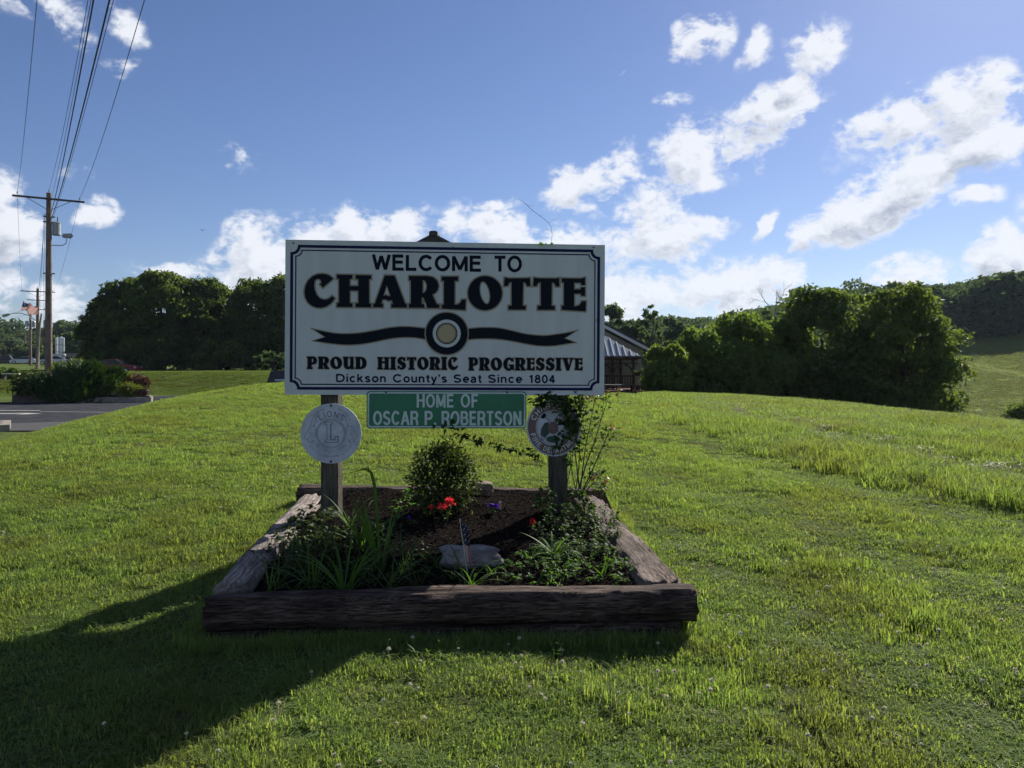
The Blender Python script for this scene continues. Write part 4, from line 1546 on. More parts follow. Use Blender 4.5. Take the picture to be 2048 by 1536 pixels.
# bush in the middle: many canes, small leaves through its whole volume
def round_bush(name, base, rx, ry, h, n, label, leafm, stemm, seed, L=.035, w=.02, cat='shrub', stems=16, extra=None):
    r = random.Random(seed)
    o = empty(name, base, 0, label, cat)
    st, lf = MB(), Leaves()
    tips = []
    for k in range(stems):
        a = r.uniform(0, 2 * PI)
        d = math.sqrt(r.random()) * .9
        tip = Vector((math.cos(a) * rx * d, math.sin(a) * ry * d, h * (1 - .45 * d * d) * r.uniform(.75, 1.05)))
        mid = Vector((tip.x * .35, tip.y * .35, tip.z * .5)) + rv3(r, .02)
        st.tube([(r.uniform(-.03, .03), r.uniform(-.03, .03), 0), mid, tip], [.006, .004, .0015], 4)
        tips += [tip, mid.lerp(tip, .5), mid.lerp(tip, .8), mid]
    for k in range(n):
        if r.random() < .45:
            c = r.choice(tips) + rv3(r, .045 * (rx / .22))
        else:
            a, e = r.uniform(0, 2 * PI), r.uniform(-1.0, 1.5)
            q = r.uniform(.35, 1.0) ** .5 * (1 + .18 * mnoise.noise(Vector((math.cos(a) * 2 + seed, math.sin(a) * 2, e * 2))))
            c = Vector((rx * q * math.cos(a) * math.cos(e), ry * q * math.sin(a) * math.cos(e), h * .48 + h * .56 * q * math.sin(e)))
        d = (c - Vector((0, 0, h * .3))).normalized() + rv3(r, .7)
        if c.z < .02:
            continue
        lf.leaf(c, d, Vector((0, 0, 1)) + rv3(r, .4), L * r.uniform(.6, 1.3), w * r.uniform(.7, 1.3), r.uniform(.1, .4), r.uniform(0, .4))
    st.build('stem', stemm, o)
    lo = lf.b.build('foliage', leafm, o)
    return o


BU = bed_pt(884, 1024)
round_bush('leafy_bush', BU, .27, .23, .50, 3300, 'rounded dark green bush in the middle of the bed under the green sign', M_bush, M_rosestem, 5, .036, .022)
lf = Leaves()
r = random.Random(77)
yo = bpy.data.objects['leafy_bush']
for k in range(9):
    p = at(r.uniform(905, 930), r.uniform(862, 905), 5.72) - BU
    lf.leaf(p, rv3(r), (0, 0, 1), .05, .035)
lf.b.build('yellowing_leaf', M_yleaf, yo)


def cane(mb, pts, r0, r1):
    P = [Vector(p) for p in pts]
    C2 = cat_rom3(P)
    mb.tube(C2, [r0 + (r1 - r0) * i / (len(C2) - 1) for i in range(len(C2))], 5)
    return C2


def cat_rom3(pts, k=5):
    out = []
    n = len(pts)
    for i in range(n - 1):
        p0, p1, p2, p3 = (pts[min(max(i + j - 1, 0), n - 1)] for j in range(4))
        for s in range(k):
            t = s / k
            out.append(.5 * ((2 * p1) + (-p0 + p2) * t + (2 * p0 - 5 * p1 + 4 * p2 - p3) * t * t + (-p0 + 3 * p1 - 3 * p2 + p3) * t ** 3))
    out.append(pts[-1])
    return out


def leafy_cane_plant(name, base, canes, label, cat, leafm, stemm, seed, L=.04, w=.022, per=1.0, r0=.006, whorl=3, newtips=True, y=5.9, leaf_from=.35):
    """canes given by the photo columns and rows they pass through at a distance"""
    r = random.Random(seed)
    o = empty(name, base, 0, label, cat)
    lf, nl = Leaves(), Leaves()
    base = Vector(base)
    for pts in canes:
        st = MB()
        P = [at(*p) - base if len(p) == 3 else at(p[0], p[1], y) - base for p in pts]
        path = cane(st, P, r0 * r.uniform(.7, 1.2), .0016)
        n = len(path)
        for i, q in enumerate(path):
            t = i / (n - 1)
            if t < leaf_from:
                continue
            cnt = int(per * 2 + r.random())
            for k in range(cnt):
                # side twig with a few leaflets
                a = r.uniform(0, 2 * PI)
                d = Vector((math.cos(a), math.sin(a), r.uniform(-.2, .7))).normalized()
                tl_ = r.uniform(.02, .07)
                e = q + d * tl_
                st.tube([q, e], [.0013, .0008], 3, cap=False)
                for j in range(whorl):
                    dd = d + rv3(r, .55)
                    (nl if (newtips and t > .93) else lf).leaf(e - d * tl_ * .3 * j / whorl, dd, Vector((0, 0, 1)) + rv3(r, .3), L * r.uniform(.6, 1.15), w * r.uniform(.7, 1.2), r.uniform(.05, .35), r.uniform(.1, .5))
        st.build('cane', stemm, o)
    lf.b.build('foliage', leafm, o)
    if nl.b.f:
        nl.b.build('young_foliage', M_newleaf, o)
    return o


RB = at(1160, 985, 6.25)
leafy_cane_plant('rose_bush', RB, [
    [(1150, 988), (1158, 930), (1160, 870), (1168, 830), (1180, 800)],
    [(1155, 988), (1172, 930), (1190, 880), (1205, 830), (1222, 782)],
    [(1160, 988), (1150, 900), (1148, 850), (1160, 805), (1163, 790)],
    [(1163, 985), (1180, 950), (1200, 905), (1215, 870), (1221, 855)],
    [(1152, 985), (1142, 930), (1140, 880), (1135, 840)],
    [(1165, 985), (1180, 960), (1188, 945), (1197, 960)],
    [(1160, 985), (1170, 900), (1178, 860), (1190, 800), (1196, 798)],
    [(1170, 985), (1190, 965), (1200, 985), (1204, 975)],
], 'tall thorny rose bush with bare lower canes leaning beside the right post', 'rose bush', M_rose, M_rosestem, 9, .042, .026, .95, .006, y=6.05)
VB = at(1118, 1020, 5.8)
leafy_cane_plant('climbing_vine', VB, [
    [(1130, 1010, 5.8), (1128, 960, 5.78), (1140, 900, 5.78), (1150, 850, 5.78), (1140, 815, 5.78), (1110, 800, 5.76), (1080, 798, 5.76), (1072, 812, 5.76)],
    [(1125, 1010, 5.8), (1138, 950, 5.78), (1150, 880, 5.78), (1160, 830, 5.78), (1150, 795, 5.78)],
    [(1128, 1000, 5.8), (1118, 940, 5.76), (1120, 890, 5.74), (1135, 865, 5.74), (1128, 838, 5.74), (1110, 815, 5.74)],
    [(1120, 1010, 5.8), (1100, 985, 5.75), (1090, 1000, 5.7), (1085, 1020, 5.66)],
    [(1125, 1005, 5.8), (1150, 985, 5.75), (1165, 1000, 5.7), (1170, 1020, 5.66)],
], 'leafy vine climbing the right post and over the red plaque', 'vine', M_rose, M_stem, 21, .050, .034, 1.35, .0035, newtips=False, y=5.8)
leafy_cane_plant('trailing_cane', at(1094, 935, 5.85), [
    [(1096, 932, 5.85), (1060, 912, 5.8), (1020, 900, 5.75), (980, 892, 5.72), (940, 880, 5.7), (905, 862, 5.7), (885, 848, 5.7)],
], 'single arching rose cane reaching from the right post towards the green sign', 'rose cane', M_rose, M_rosestem, 31, .048, .032, .85, .003, newtips=False, leaf_from=.1)
leafy_cane_plant('vine_tendril', at(1102, 488, 6.0), [
    [(1102, 489, 6.0), (1104, 465, 6.0), (1097, 446, 6.0), (1080, 432, 6.0), (1062, 418, 6.0), (1047, 403, 6.0)],
], 'thin vine tendril rising above the top edge of the welcome sign', 'vine', M_weed, M_stem, 41, .018, .008, .12, .0016, whorl=1, newtips=False, leaf_from=.1)
lf = Leaves()
tb = empty('vine_leaf', at(1082, 487, 5.99), 0, 'small green leaves peeking over the top edge of the welcome sign', 'leaf')
for (u, v, L, w) in ((1076, 489, .045, .03), (1100, 488, .03, .02), (1089, 488, .02, .012)):
    lf.leaf(at(u, v, 5.99) - at(1082, 487, 5.99), (1, 0, .25), (0, -1, .3), L, w)
lf.b.build('leaf', M_weed, tb)


def grass_clump(name, base, n, L, w, spread, bend, label, material, seed, cat='grass clump', lean=None):
    r = random.Random(seed)
    o = empty(name, base, 0, label, cat)
    lf = Leaves()
    for k in range(n):
        a = r.uniform(0, 2 * PI)
        up = r.uniform(.35, 1.6)
        d = Vector((math.cos(a) * spread, math.sin(a) * spread, up)).normalized()
        if lean:
            d = (d + Vector(lean)).normalized()
        lf.blade((r.gauss(0, .012), r.gauss(0, .012), -.01), d, L * r.uniform(.5, 1.1), w * r.uniform(.7, 1.3), bend * r.uniform(.3, 1.4), 7)
    lf.b.build('blades', material, o)
    return o


def lawn_pt(u, v):
    Y = 4.0
    for _ in range(40):
        x = (u - CU) / F * Y
        Y = .5 * Y + .5 * (EYE - gz(x, Y)) * F / (v - HV)
    return Vector(((u - CU) / F * Y, Y, gz((u - CU) / F * Y, Y)))


G = 'wild grass clumps growing in the bed'
grass_clump('grass_clump', bed_pt(690, 1190), 20, .62, .018, .5, 1.0, 'broad bladed grass clump at the front left inside the timber bed', M_weed, 3)
grass_clump('grass_clump', bed_pt(628, 1178), 16, .44, .013, .6, 1.1, 'fanned grass clump nearest the left end of the front timber', M_weed, 4)
grass_clump('grass_clump', bed_pt(590, 1182), 9, .26, .011, .7, 1.2, 'small grass clump in the front left corner of the bed', M_weed, 14)
grass_clump('grass_clump', bed_pt(758, 1140), 12, .66, .020, .25, .5, 'tallest wild grass with a bent over tip left of the bush', M_weed, 5)
grass_clump('grass_clump', bed_pt(720, 1100), 16, .55, .015, .55, 1.1, 'tangled grass behind the tall bent blades', M_weed, 6)
grass_clump('grass_clump', bed_pt(805, 1150), 16, .42, .012, .9, 1.2, 'arching grass between the flat stone and the left clumps', M_weed, 7)
grass_clump('grass_clump', bed_pt(850, 1120), 10, .26, .010, .9, 1.2, 'low dark grass just left of the flat pale stone', M_weed, 17)
grass_clump('grass_clump', bed_pt(940, 1178), 12, .36, .014, .7, 1.3, 'arching bright grass in front of the flat pale stone', M_weed, 8)
grass_clump('grass_clump', bed_pt(1108, 1112), 60, .28, .020, 1.1, 1.2, 'dense leafy rosette weed right of the flat stone', M_weed, 9, 'weed')
grass_clump('grass_clump', bed_pt(1205, 1150), 11, .20, .008, .6, .8, 'thin grass tuft near the right end of the bed', M_weed, 10)
grass_clump('grass_clump', bed_pt(1060, 1120), 9, .20, .007, .7, 1.0, 'wispy grass between the flat stone and the rosette weed', M_weed, 18)
grass_clump('grass_clump', lawn_pt(852, 1316), 60, .115, .011, .9, .7, 'bright leafy tuft in front of the middle of the bed', M_weed, 11)
grass_clump('grass_clump', lawn_pt(1116, 1312), 50, .105, .011, .9, .7, 'leafy tuft with tall seed stalks in front of the bed', M_weed, 12)
for i, (u, v) in enumerate(((945, 1028), (905, 1035), (990, 1100), (1180, 1160))):
    grass_clump('grass_sprig', bed_pt(u, v), 5, .08, .005, .6, .5, ('tiny sprig in the bare mulch below the red flowers', 'tiny sprig in the mulch under the bush', 'tiny sprig beside the flat stone', 'short sprig near the right timber')[i], M_grass, 60 + i, 'grass sprig')

for k_, (u, v, lab) in enumerate(((545, 1180, 'short dark grass tuft in the extreme front left corner of the bed'), (655, 1120, 'dark grass tuft behind the left front clump'), (780, 1180, 'short grass behind the middle of the front timber'),
                                 (730, 1165, 'grass tuft filling the gap right of the broad bladed clump'), (600, 1110, 'grass growing against the inside of the left timber'), (835, 1175, 'low grass left of the bright arching blades'), (700, 1055, 'slim grass behind the left post foot'))):
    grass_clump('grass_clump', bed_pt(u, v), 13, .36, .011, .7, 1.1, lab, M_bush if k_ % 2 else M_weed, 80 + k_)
for u, v, lab in ((905, 1158, 'leaning grass tuft overlapping the left half of the flat stone'), (985, 1150, 'short grass tuft overlapping the right end of the flat stone'), (872, 1132, 'thin grass at the left end of the flat stone')):
    grass_clump('grass_clump', bed_pt(u, v), 12, .22, .009, .8, 1.1, lab, M_weed, int(u))
# a blade bent over at the top, the tallest in the bed
o = empty('bent_grass_stalk', bed_pt(757, 1130), 0, 'tall grass stalk whose tip bends sharply to the left', 'grass stalk')
lf = Leaves()
b0 = bed_pt(757, 1130)
pts = [at(u, v, 5.0) - b0 for u, v in ((757, 1085), (755, 1040), (752, 1000), (748, 965), (742, 944), (732, 938), (718, 941), (700, 946))]
pts = [Vector((0, 0, 0))] + pts
for i in range(len(pts) - 1):
    w0 = .020 * math.sin(PI * min((i + .6) / 8, 1)) + .003
    w1 = .020 * math.sin(PI * min((i + 1.6) / 8, 1)) + .003
    d = (pts[i + 1] - pts[i]).normalized()
    s_ = d.cross(Vector((0, 1, .2))).normalized()
    lf.b.add([pts[i] - s_ * w0 / 2, pts[i] + s_ * w0 / 2, pts[i + 1] + s_ * w1 / 2, pts[i + 1] - s_ * w1 / 2], [(0, 1, 2, 3)])
lf.b.build('blade', M_weed, o)


def ground_cover(name, u0, u1, v0, v1, n, label, leafm, seed, L=.035, w=.026, h=.12, cat='plant', stems=True):
    r = random.Random(seed)
    c0 = bed_pt((u0 + u1) / 2, (v0 + v1) / 2)
    o = empty(name, c0, 0, label, cat)
    lf, st = Leaves(), MB()
    pts = []
    for k in range(n // 5):
        u, v = r.uniform(u0, u1), r.uniform(v0, v1)
        e = ((u - (u0 + u1) / 2) / (u1 - u0) * 2) ** 2 + ((v - (v0 + v1) / 2) / (v1 - v0) * 2) ** 2
        if e > 1.1:
            continue
        p = bed_pt(u, v)
        hh = h * r.uniform(.3, 1.1) * (1.1 - .5 * e)
        top = p + Vector((r.gauss(0, .03), r.gauss(0, .03), hh))
        st.tube([p - c0, top - c0], [.002, .001], 3, cap=False)
        for j in range(6):
            q = p.lerp(top, r.uniform(.3, 1.05)) - c0
            lf.leaf(q, Vector((r.gauss(0, 1), r.gauss(0, 1), r.uniform(-.2, .6))), Vector((0, 0, 1)) + rv3(r, .3), L * r.uniform(.6, 1.3), w * r.uniform(.7, 1.2), r.uniform(.05, .3), r.uniform(.1, .5))
    st.build('stem', M_stem, o)['kind'] = 'stuff'
    lf.b.build('foliage', leafm, o)['kind'] = 'stuff'
    return o


ground_cover('leafy_weed', 1075, 1240, 1015, 1125, 900, 'mat of small leafy weeds around the foot of the right post', M_rose, 5, .036, .026, .15, 'weed')
ground_cover('leafy_weed', 1000, 1290, 1100, 1180, 760, 'scattered low weeds along the front right of the mulch', M_weed, 6, .034, .020, .07, 'weed')
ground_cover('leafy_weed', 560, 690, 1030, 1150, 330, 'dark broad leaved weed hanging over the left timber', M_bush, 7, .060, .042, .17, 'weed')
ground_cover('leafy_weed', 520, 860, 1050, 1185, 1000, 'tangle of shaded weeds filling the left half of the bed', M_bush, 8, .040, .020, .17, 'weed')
ground_cover('petunia_foliage', 790, 850, 985, 1050, 90, 'few pale leaves of a bedding plant left of the bush', M_weed, 9, .05, .035, .10, 'bedding plant')


def rock(name, loc, s, seed, m, label):
    b_ = bmesh.new()
    bmesh.ops.create_icosphere(b_, subdivisions=4, radius=1)
    for v in b_.verts:
        n_ = mnoise.fractal(v.co * 1.3 + Vector((seed, 0, 0)), 1, 2, 4) * .22
        cl = v.co.copy()
        cl.x = max(-.86, min(.86, cl.x))
        cl.z = max(-.7, min(.62 + .1 * math.sin(seed + cl.x * 3), cl.z))
        v.co = Vector((cl.x * s[0], cl.y * s[1], cl.z * s[2])) * (1 + n_)
    me_ = bpy.data.meshes.new(name)
    b_.to_mesh(me_)
    b_.free()
    me_.materials.append(m)
    me_.polygons.foreach_set('use_smooth', [False] * len(me_.polygons))
    o = link(name, me_, loc=loc)
    return tag(o, label, 'stone')


p = bed_pt(940, 1128)
rock('flat_stone', (p.x, p.y + .05, p.z + .035), (.215, .14, .085), 3.0, M_stone, 'flat pale limestone lying in the front middle of the bed')
p = bed_pt(962, 992)
rock('rounded_rock', (p.x, p.y + .05, p.z + .05), (.105, .09, .085), 8.0, M_rock, 'rounded brown rock at the back of the bed right of the bush')


def flower(name, u, v, col, label, n=5, s=.022, h=.10, heads=4, cat='flower', seed=1, dv=28):
    r = random.Random(seed)
    p = bed_pt(u, v + dv)
    o = empty(name, p, 0, label, cat)
    st, lf, pt = MB(), Leaves(), Leaves()
    for k in range(heads):
        e = Vector((r.gauss(0, .030), r.gauss(0, .02), h * r.uniform(.75, 1.1)))
        st.tube([(0, 0, 0), e * .6 + rv3(r, .004), e], [.002, .0015, .001], 4)
        for j in range(n * 3):
            d = Vector((r.gauss(0, 1), r.gauss(0, 1) - .5, r.gauss(.3, .8)))
            pt.leaf(e + rv3(r, s * .3), d, rv3(r), s * r.uniform(.7, 1.2), s * .9, .2, .2)
        for j in range(4):
            lf.leaf(e * r.uniform(.2, .8), Vector((r.gauss(0, 1), r.gauss(0, 1), .3)), (0, 0, 1), .04, .028)
    st.build('stem', M_stem, o)
    lf.b.build('foliage', M_weed, o)
    pt.b.build('petals', col, o)
    return o


flower('red_flower', 892, 1004, M_redpetal, 'bright red geranium flower at the foot of the bush', heads=4, s=.027, h=.17, seed=1, dv=50)
flower('red_flower', 872, 1000, M_redpetal, 'smaller red bloom just left of the bright red geranium', heads=2, s=.020, h=.17, seed=2, dv=50)
flower('red_flower', 1063, 1034, M_redpetal, 'dim red flower in the shadow left of the right post', heads=2, s=.022, h=.07, seed=3)
flower('purple_flower', 980, 998, M_purple, 'deep purple petunia right of the brown rock', heads=3, s=.026, h=.06, seed=4)
flower('purple_flower', 829, 1026, M_purple, 'small purple flower left of the bush', heads=1, s=.018, h=.07, seed=5)
p = bed_pt(1000, 1018)
tg = empty('plant_tag', p, R(8), 'small white and orange plant tag stuck in the mulch near the purple petunia', 'plant tag')
b = MB()
b.box(-.012, .012, -.0008, .0008, .015, .062)
b.box(-.004, .004, -.0007, .0007, -.02, .0148)
b.build('card', M_cream, tg)
b = MB()
b.box(-.009, .006, -.0016, -.0009, .024, .042)
b.build('picture', mat('orange_print', (.45, .14, .05), .6), tg)

# little flag on a stick, hanging down beside the flat stone
p = bed_pt(936, 1148)
fl = empty('small_flag', p, 0, 'small drooping stars and stripes flag on a stick beside the flat stone', 'flag')
b = MB()
b.tube([(0, 0, -.02), (-.05, .01, .33)], .0035, 6)
b.build('stick', M_cream, fl)
M_flagblue = mat('flag_navy', (.012, .015, .045), .8)
M_flagwhite = mat('flag_white', (.62, .60, .58), .8)
M_flagred = mat('flag_red', (.42, .05, .055), .8)
fb, fw, fr = MB(), MB(), MB()


def fold(s, t):                                     # s across the drooping cloth 0..1, t down 0..1
    x = -.046 + .03 * t + .045 * s * (1 - .35 * t) * 1.0
    y = .012 * math.sin(s * 9 + t * 2) - .004
    return (x + .05 * t * .2, y, .315 - .235 * t - .02 * s)


for i in range(12):
    for j in range(16):
        s0, s1, t0, t1 = i / 12, (i + 1) / 12, j / 16, (j + 1) / 16
        q = [fold(s0, t0), fold(s1, t0), fold(s1, t1), fold(s0, t1)]
        tgt = fb if t0 < .55 else (fr if (i // 1) % 2 else fw)
        tgt.add(q, [(0, 1, 2, 3)])
fb.build('canton', M_flagblue, fl, smooth=True)
fw.build('white_stripes', M_flagwhite, fl, smooth=True)
fr.build('red_stripes', M_flagred, fl, smooth=True)
r = random.Random(3)
for j in range(7):
    for i in range(2):
        s0, t0 = .25 + .5 * i + (.2 if j % 2 else 0), .05 + j * .07
        x, y, z = fold(s0, t0)
        b = MB()
        for sgn in (-1, 1):
            st5 = [(.0045 * (1 if k % 2 == 0 else .42) * math.sin(k * PI / 5) + x, .0045 * (1 if k % 2 == 0 else .42) * math.cos(k * PI / 5) + z) for k in range(10)]
        b.prism(st5, y - .0025, y - .0008)
        b.build('star', M_flagwhite, fl, recalc=True)
# ------------------------------------------------------------------ trees
def crown_np(seed, h, w, n_lobes, n_leaves, leaf, base=.12, top_pow=.8, dome=1.0, fill=.35, lob=1.0):
    """leaf clumps spread over many lobes: returns vertex and face arrays (triangles)"""
    r = np.random.RandomState(seed)
    # lobe centres through the crown's volume, mostly near its outside
    cen, rad = [], []
    for i in range(n_lobes):
        t = r.uniform(0, 1)
        z = base + (1 - base) * t ** .85
        zn = (z - base) / (1 - base)
        prof = math.sqrt(max(.03, 1 - ((zn - .40) / .64) ** 2))
        a = r.uniform(0, 2 * PI)
        q = (r.uniform(.25, 1) ** .5) * prof * (1 + .14 * math.sin(a * 2 + seed) * math.sin(z * 7 + seed * 2)) * r.uniform(.85, 1.06)
        cr = r.uniform(.06, .20) * (1.15 - .35 * t) * lob
        cen.append((math.cos(a) * q * (w / 2 - cr * w * .35), math.sin(a) * q * (w / 2 - cr * w * .35), z * h * (.92 + .03 * math.sin(a * 3 + seed * 1.7))))
        rad.append(cr * min(w, h * 1.1))
    cen, rad = np.array(cen), np.array(rad)
    li = r.choice(n_lobes, n_leaves, p=rad ** 2 / (rad ** 2).sum())
    d = r.normal(size=(n_leaves, 3))
    d /= np.linalg.norm(d, axis=1)[:, None]
    d[:, 2] = np.where(d[:, 2] < -.25, -d[:, 2], d[:, 2])
    rr = np.where(r.uniform(size=n_leaves) < fill, r.uniform(.2, 1, n_leaves), r.uniform(.86, 1.12, n_leaves))
    P = cen[li] + d * (rad[li] * rr)[:, None] * np.array([1, 1, .78])
    P += r.normal(0, leaf * .5, P.shape)
    strag = r.uniform(size=n_leaves) < .06
    P += (r.normal(0, 1.0, P.shape) * strag[:, None]) * rad[li][:, None] * .28
    # leaf clump: a bent pair of triangles
    nrm = d * .6 + r.normal(0, .65, (n_leaves, 3))
    nrm /= np.linalg.norm(nrm, axis=1)[:, None]
    a = np.cross(nrm, r.normal(size=(n_leaves, 3)))
    a /= np.linalg.norm(a, axis=1)[:, None]
    b = np.cross(nrm, a)
    s = leaf * r.uniform(.55, 1.3, n_leaves)[:, None]
    bend = nrm * s * .3
    V_ = np.stack([P - a * s, P + b * s * .55 + bend * .4, P + a * s - bend, P - b * s * .55 + bend * .4], 1).reshape(-1, 3)
    k = np.arange(n_leaves)[:, None] * 4
    F_ = np.concatenate([k + np.array([0, 1, 2]), k + np.array([0, 2, 3])])
    return V_, F_, cen, rad


def tree_meshes(seed, h, w, leafm, n_lobes=46, n_leaves=9000, leaf=.16, base=.12, trunk_r=.22, **kw):
    V_, F_, cen, rad = crown_np(seed, h, w, n_lobes, n_leaves, leaf, base, **kw)
    cm = np_mesh('crown', V_, F_, leafm)
    b = MB()
    r = random.Random(seed)
    th = h * .62
    tr = [Vector((math.sin(i * 1.3 + seed) * .12, math.cos(i * 1.1 + seed) * .12, th * i / 7)) for i in range(8)]
    tr[0] = Vector((0, 0, -.4))
    b.tube(tr, [trunk_r * (1.25 if i == 0 else 1 - .75 * i / 7) for i in range(8)], 8)
    for i in range(min(12, len(cen))):
        c = Vector(cen[i])
        t0 = max(1, min(6, int(c.z / h * 6)))
        p = tr[t0 - 1].lerp(tr[t0], .5)
        m = p.lerp(c, .5) + Vector((r.uniform(-.2, .2), r.uniform(-.2, .2), .15))
        b.tube([p, m, c], [trunk_r * .35, trunk_r * .22, .02], 5)
    me_ = bpy.data.meshes.new('trunk')
    me_.from_pydata(b.v, [], b.f)
    me_.materials.append(M_bark)
    return cm, me_


TREE_CACHE = {}


def tree(name, u, vtop, halfpx, Y, label, leafm=None, seed=1, z=None, key=None, group=None, **kw):
    x = (u - CU) / F * Y
    z = gz(x, Y) if z is None else z
    ztop = EYE - (vtop - HV) / F * Y
    h = ztop - z
    w = 2 * halfpx / F * Y
    o = empty(name, (x, Y, z), 0, label, 'tree', group)
    if key and key in TREE_CACHE:
        cm, tm, h0, w0 = TREE_CACHE[key]
        s = (w / w0, w / w0, h / h0)
    else:
        cm, tm = tree_meshes(seed, h, w, leafm, **kw)
        s = (1, 1, 1)
        if key:
            TREE_CACHE[key] = (cm, tm, h, w)
    c, t = link('crown', cm, o), link('trunk', tm, o)
    o.scale = s
    o.rotation_euler = (0, 0, seed * 1.7 if s != (1, 1, 1) else 0)
    return o


# near clump on the right, left to right
tree('broadleaf_tree', 1335, 692, 50, 44, 'low light green tree at the left end of the clump beside the building', M_tree_l, 1, base=.02, n_leaves=12000, leaf=.14, n_lobes=70)
tree('broadleaf_tree', 1402, 654, 66, 46, 'rounded light green tree standing second from the building in the right clump', M_tree_l, 2, base=.02, n_leaves=16000, leaf=.14, n_lobes=95)
tree('broadleaf_tree', 1482, 627, 84, 48, 'broad bright topped tree left of the taller trees in the right clump', M_tree_l, 3, base=.02, n_leaves=20000, leaf=.14, n_lobes=120)
tree('broadleaf_tree', 1568, 630, 66, 50, 'lower tree tucked against the left side of the tallest right trees', M_tree_l, 4, base=.02, n_leaves=16000, leaf=.14, n_lobes=95)
tree('broadleaf_tree', 1642, 563, 98, 50, 'tall dark spreading tree in the middle of the right clump', M_tree, 5, base=.03, n_leaves=28000, leaf=.15, n_lobes=150)
tree('broadleaf_tree', 1728, 582, 70, 52, 'tree filling the gap between the two tallest trees of the right clump', M_tree, 6, base=.03, n_leaves=18000, leaf=.15, n_lobes=100)
tree('broadleaf_tree', 1806, 559, 104, 46, 'tall round crowned tree at the right end of the clump before the pasture', M_tree, 7, base=.06, n_leaves=32000, leaf=.15, n_lobes=170)
# behind them
tree('slender_tree', 1298, 603, 34, 78, 'thin airy tree rising above the building roof', M_tree_f, 11, base=.30, n_leaves=2600, leaf=.16, n_lobes=60, fill=1.0, lob=.55)
tree('background_tree', 1222, 606, 44, 88, 'rounded tree just right of the edge of the welcome sign', M_tree_f, 12, n_leaves=6500, leaf=.24, n_lobes=36, base=.05)
tree('background_tree', 1262, 630, 40, 84, 'tree above the building roof left of the thin airy tree', M_tree_f, 13, n_leaves=5500, leaf=.24, n_lobes=30, base=.05)
tree('background_tree', 1345, 626, 40, 86, 'tree right of the thin airy tree', M_tree_f, 14, n_leaves=5500, leaf=.24, n_lobes=30, base=.05)
tree('background_tree', 1385, 648, 34, 88, 'low dark tree in the dip of the far tree line', M_tree_f, 15, n_leaves=5000, leaf=.24, n_lobes=26, base=.05)
tree('background_tree', 1448, 614, 60, 92, 'feathery topped tree behind the light green trees', M_tree_f, 16, n_leaves=7500, leaf=.24, n_lobes=40, base=.05)
tree('background_tree', 1545, 606, 48, 92, 'dark tree below the bare snag', M_tree_f, 17, n_leaves=6000, leaf=.24, n_lobes=34, base=.05)
tree('background_tree', 1604, 563, 34, 96, 'small dark treetop showing left above the tallest right tree', M_tree_f, 18, n_leaves=5000, leaf=.24, n_lobes=28, base=.05)
tree('background_tree', 1712, 556, 84, 104, 'far dark treetop behind the middle of the right clump', M_tree_f, 19, n_leaves=8000, leaf=.26, n_lobes=42, base=.05)
tree('background_tree', 1775, 560, 62, 100, 'rounded dark treetop above the gap in the right clump', M_tree_f, 20, n_leaves=5000, leaf=.25, n_lobes=28, base=.05)

# bare snag
o = empty('bare_tree', at(1548, 640, 90), 0, 'leafless twiggy snag against the clouds above the tree line', 'tree')
b = MB()
r = random.Random(5)


def twig(p, d, L, rr, k):
    q = p + d * L
    b.tube([p, p.lerp(q, .5) + rv3(r, L * .04), q], [rr, rr * .8, rr * .55], 4)
    if k > 0:
        for _ in range(3):
            twig(p.lerp(q, r.uniform(.5, 1)), (d + rv3(r, .38)).normalized(), L * r.uniform(.5, .75), rr * .5, k - 1)


twig(Vector((0, 0, -2)), Vector((.05, 0, 1)), 3.2, .10, 4)
b.build('branches', mat('grey_dead_wood', (.20, .18, .17), .9), o)

# left clump behind the bank
LT = [(196, 594, 40, 92, 'outermost left tree of the dark clump with ragged side branches', 31), (248, 556, 52, 90, 'second tree from the left in the dark clump', 32), (322, 540, 78, 88, 'biggest dark tree of the clump left of the sign', 33),
      (405, 553, 60, 90, 'dark tree right of the biggest one in the left clump', 34), (455, 572, 46, 93, 'lower dark tree in the dip of the left clump', 35), (512, 552, 60, 90, 'broad dark tree just left of the welcome sign', 36),
      (575, 548, 60, 90, 'dark tree half hidden by the left edge of the welcome sign', 37)]
for u, v, hw, Y, lab, sd in LT:
    tree('dark_tree', u, v, hw, Y, lab, M_tree, sd, base=.03, n_leaves=22000, leaf=.20, n_lobes=120)
# low growth in front of and between them
tree('bank_shrub', 225, 690, 40, 84, 'low dark undergrowth at the left foot of the dark tree clump', M_tree, 41, base=.0, n_leaves=5000, leaf=.2, n_lobes=24)
tree('bank_shrub', 330, 680, 60, 84, 'undergrowth below the biggest dark tree', M_tree, 42, base=.0, n_leaves=7000, leaf=.2, n_lobes=30)
tree('bank_shrub', 440, 680, 60, 84, 'undergrowth in the middle of the dark tree clump', M_tree, 43, base=.0, n_leaves=7000, leaf=.2, n_lobes=30)
tree('bank_shrub', 545, 706, 60, 82, 'undergrowth at the right end of the dark clump beside the sign', M_ridge, 44, base=.0, n_leaves=7000, leaf=.2, n_lobes=30)
for i, (u, v, hw, Y) in enumerate(((12, 668, 45, 230), (52, 690, 30, 200), (92, 672, 42, 210), (140, 664, 24, 170), (122, 682, 40, 200), (165, 676, 28, 160), (-40, 655, 50, 240), (-110, 650, 60, 250))):
    tree('town_tree', u, v, hw, Y, ('hazy tree at the far left edge down the road', 'low hazy tree between the street lamps', 'rounded tree behind the second utility pole', 'wispy treetop left of the dark clump', 'tree behind the silver tanks', 'tree between the tanks and the dark clump', 'tree just outside on the far left', 'farthest left tree along the road')[i], M_tree_f, 50 + i, base=.0, n_leaves=3500, leaf=.5, n_lobes=26, trunk_r=.3)

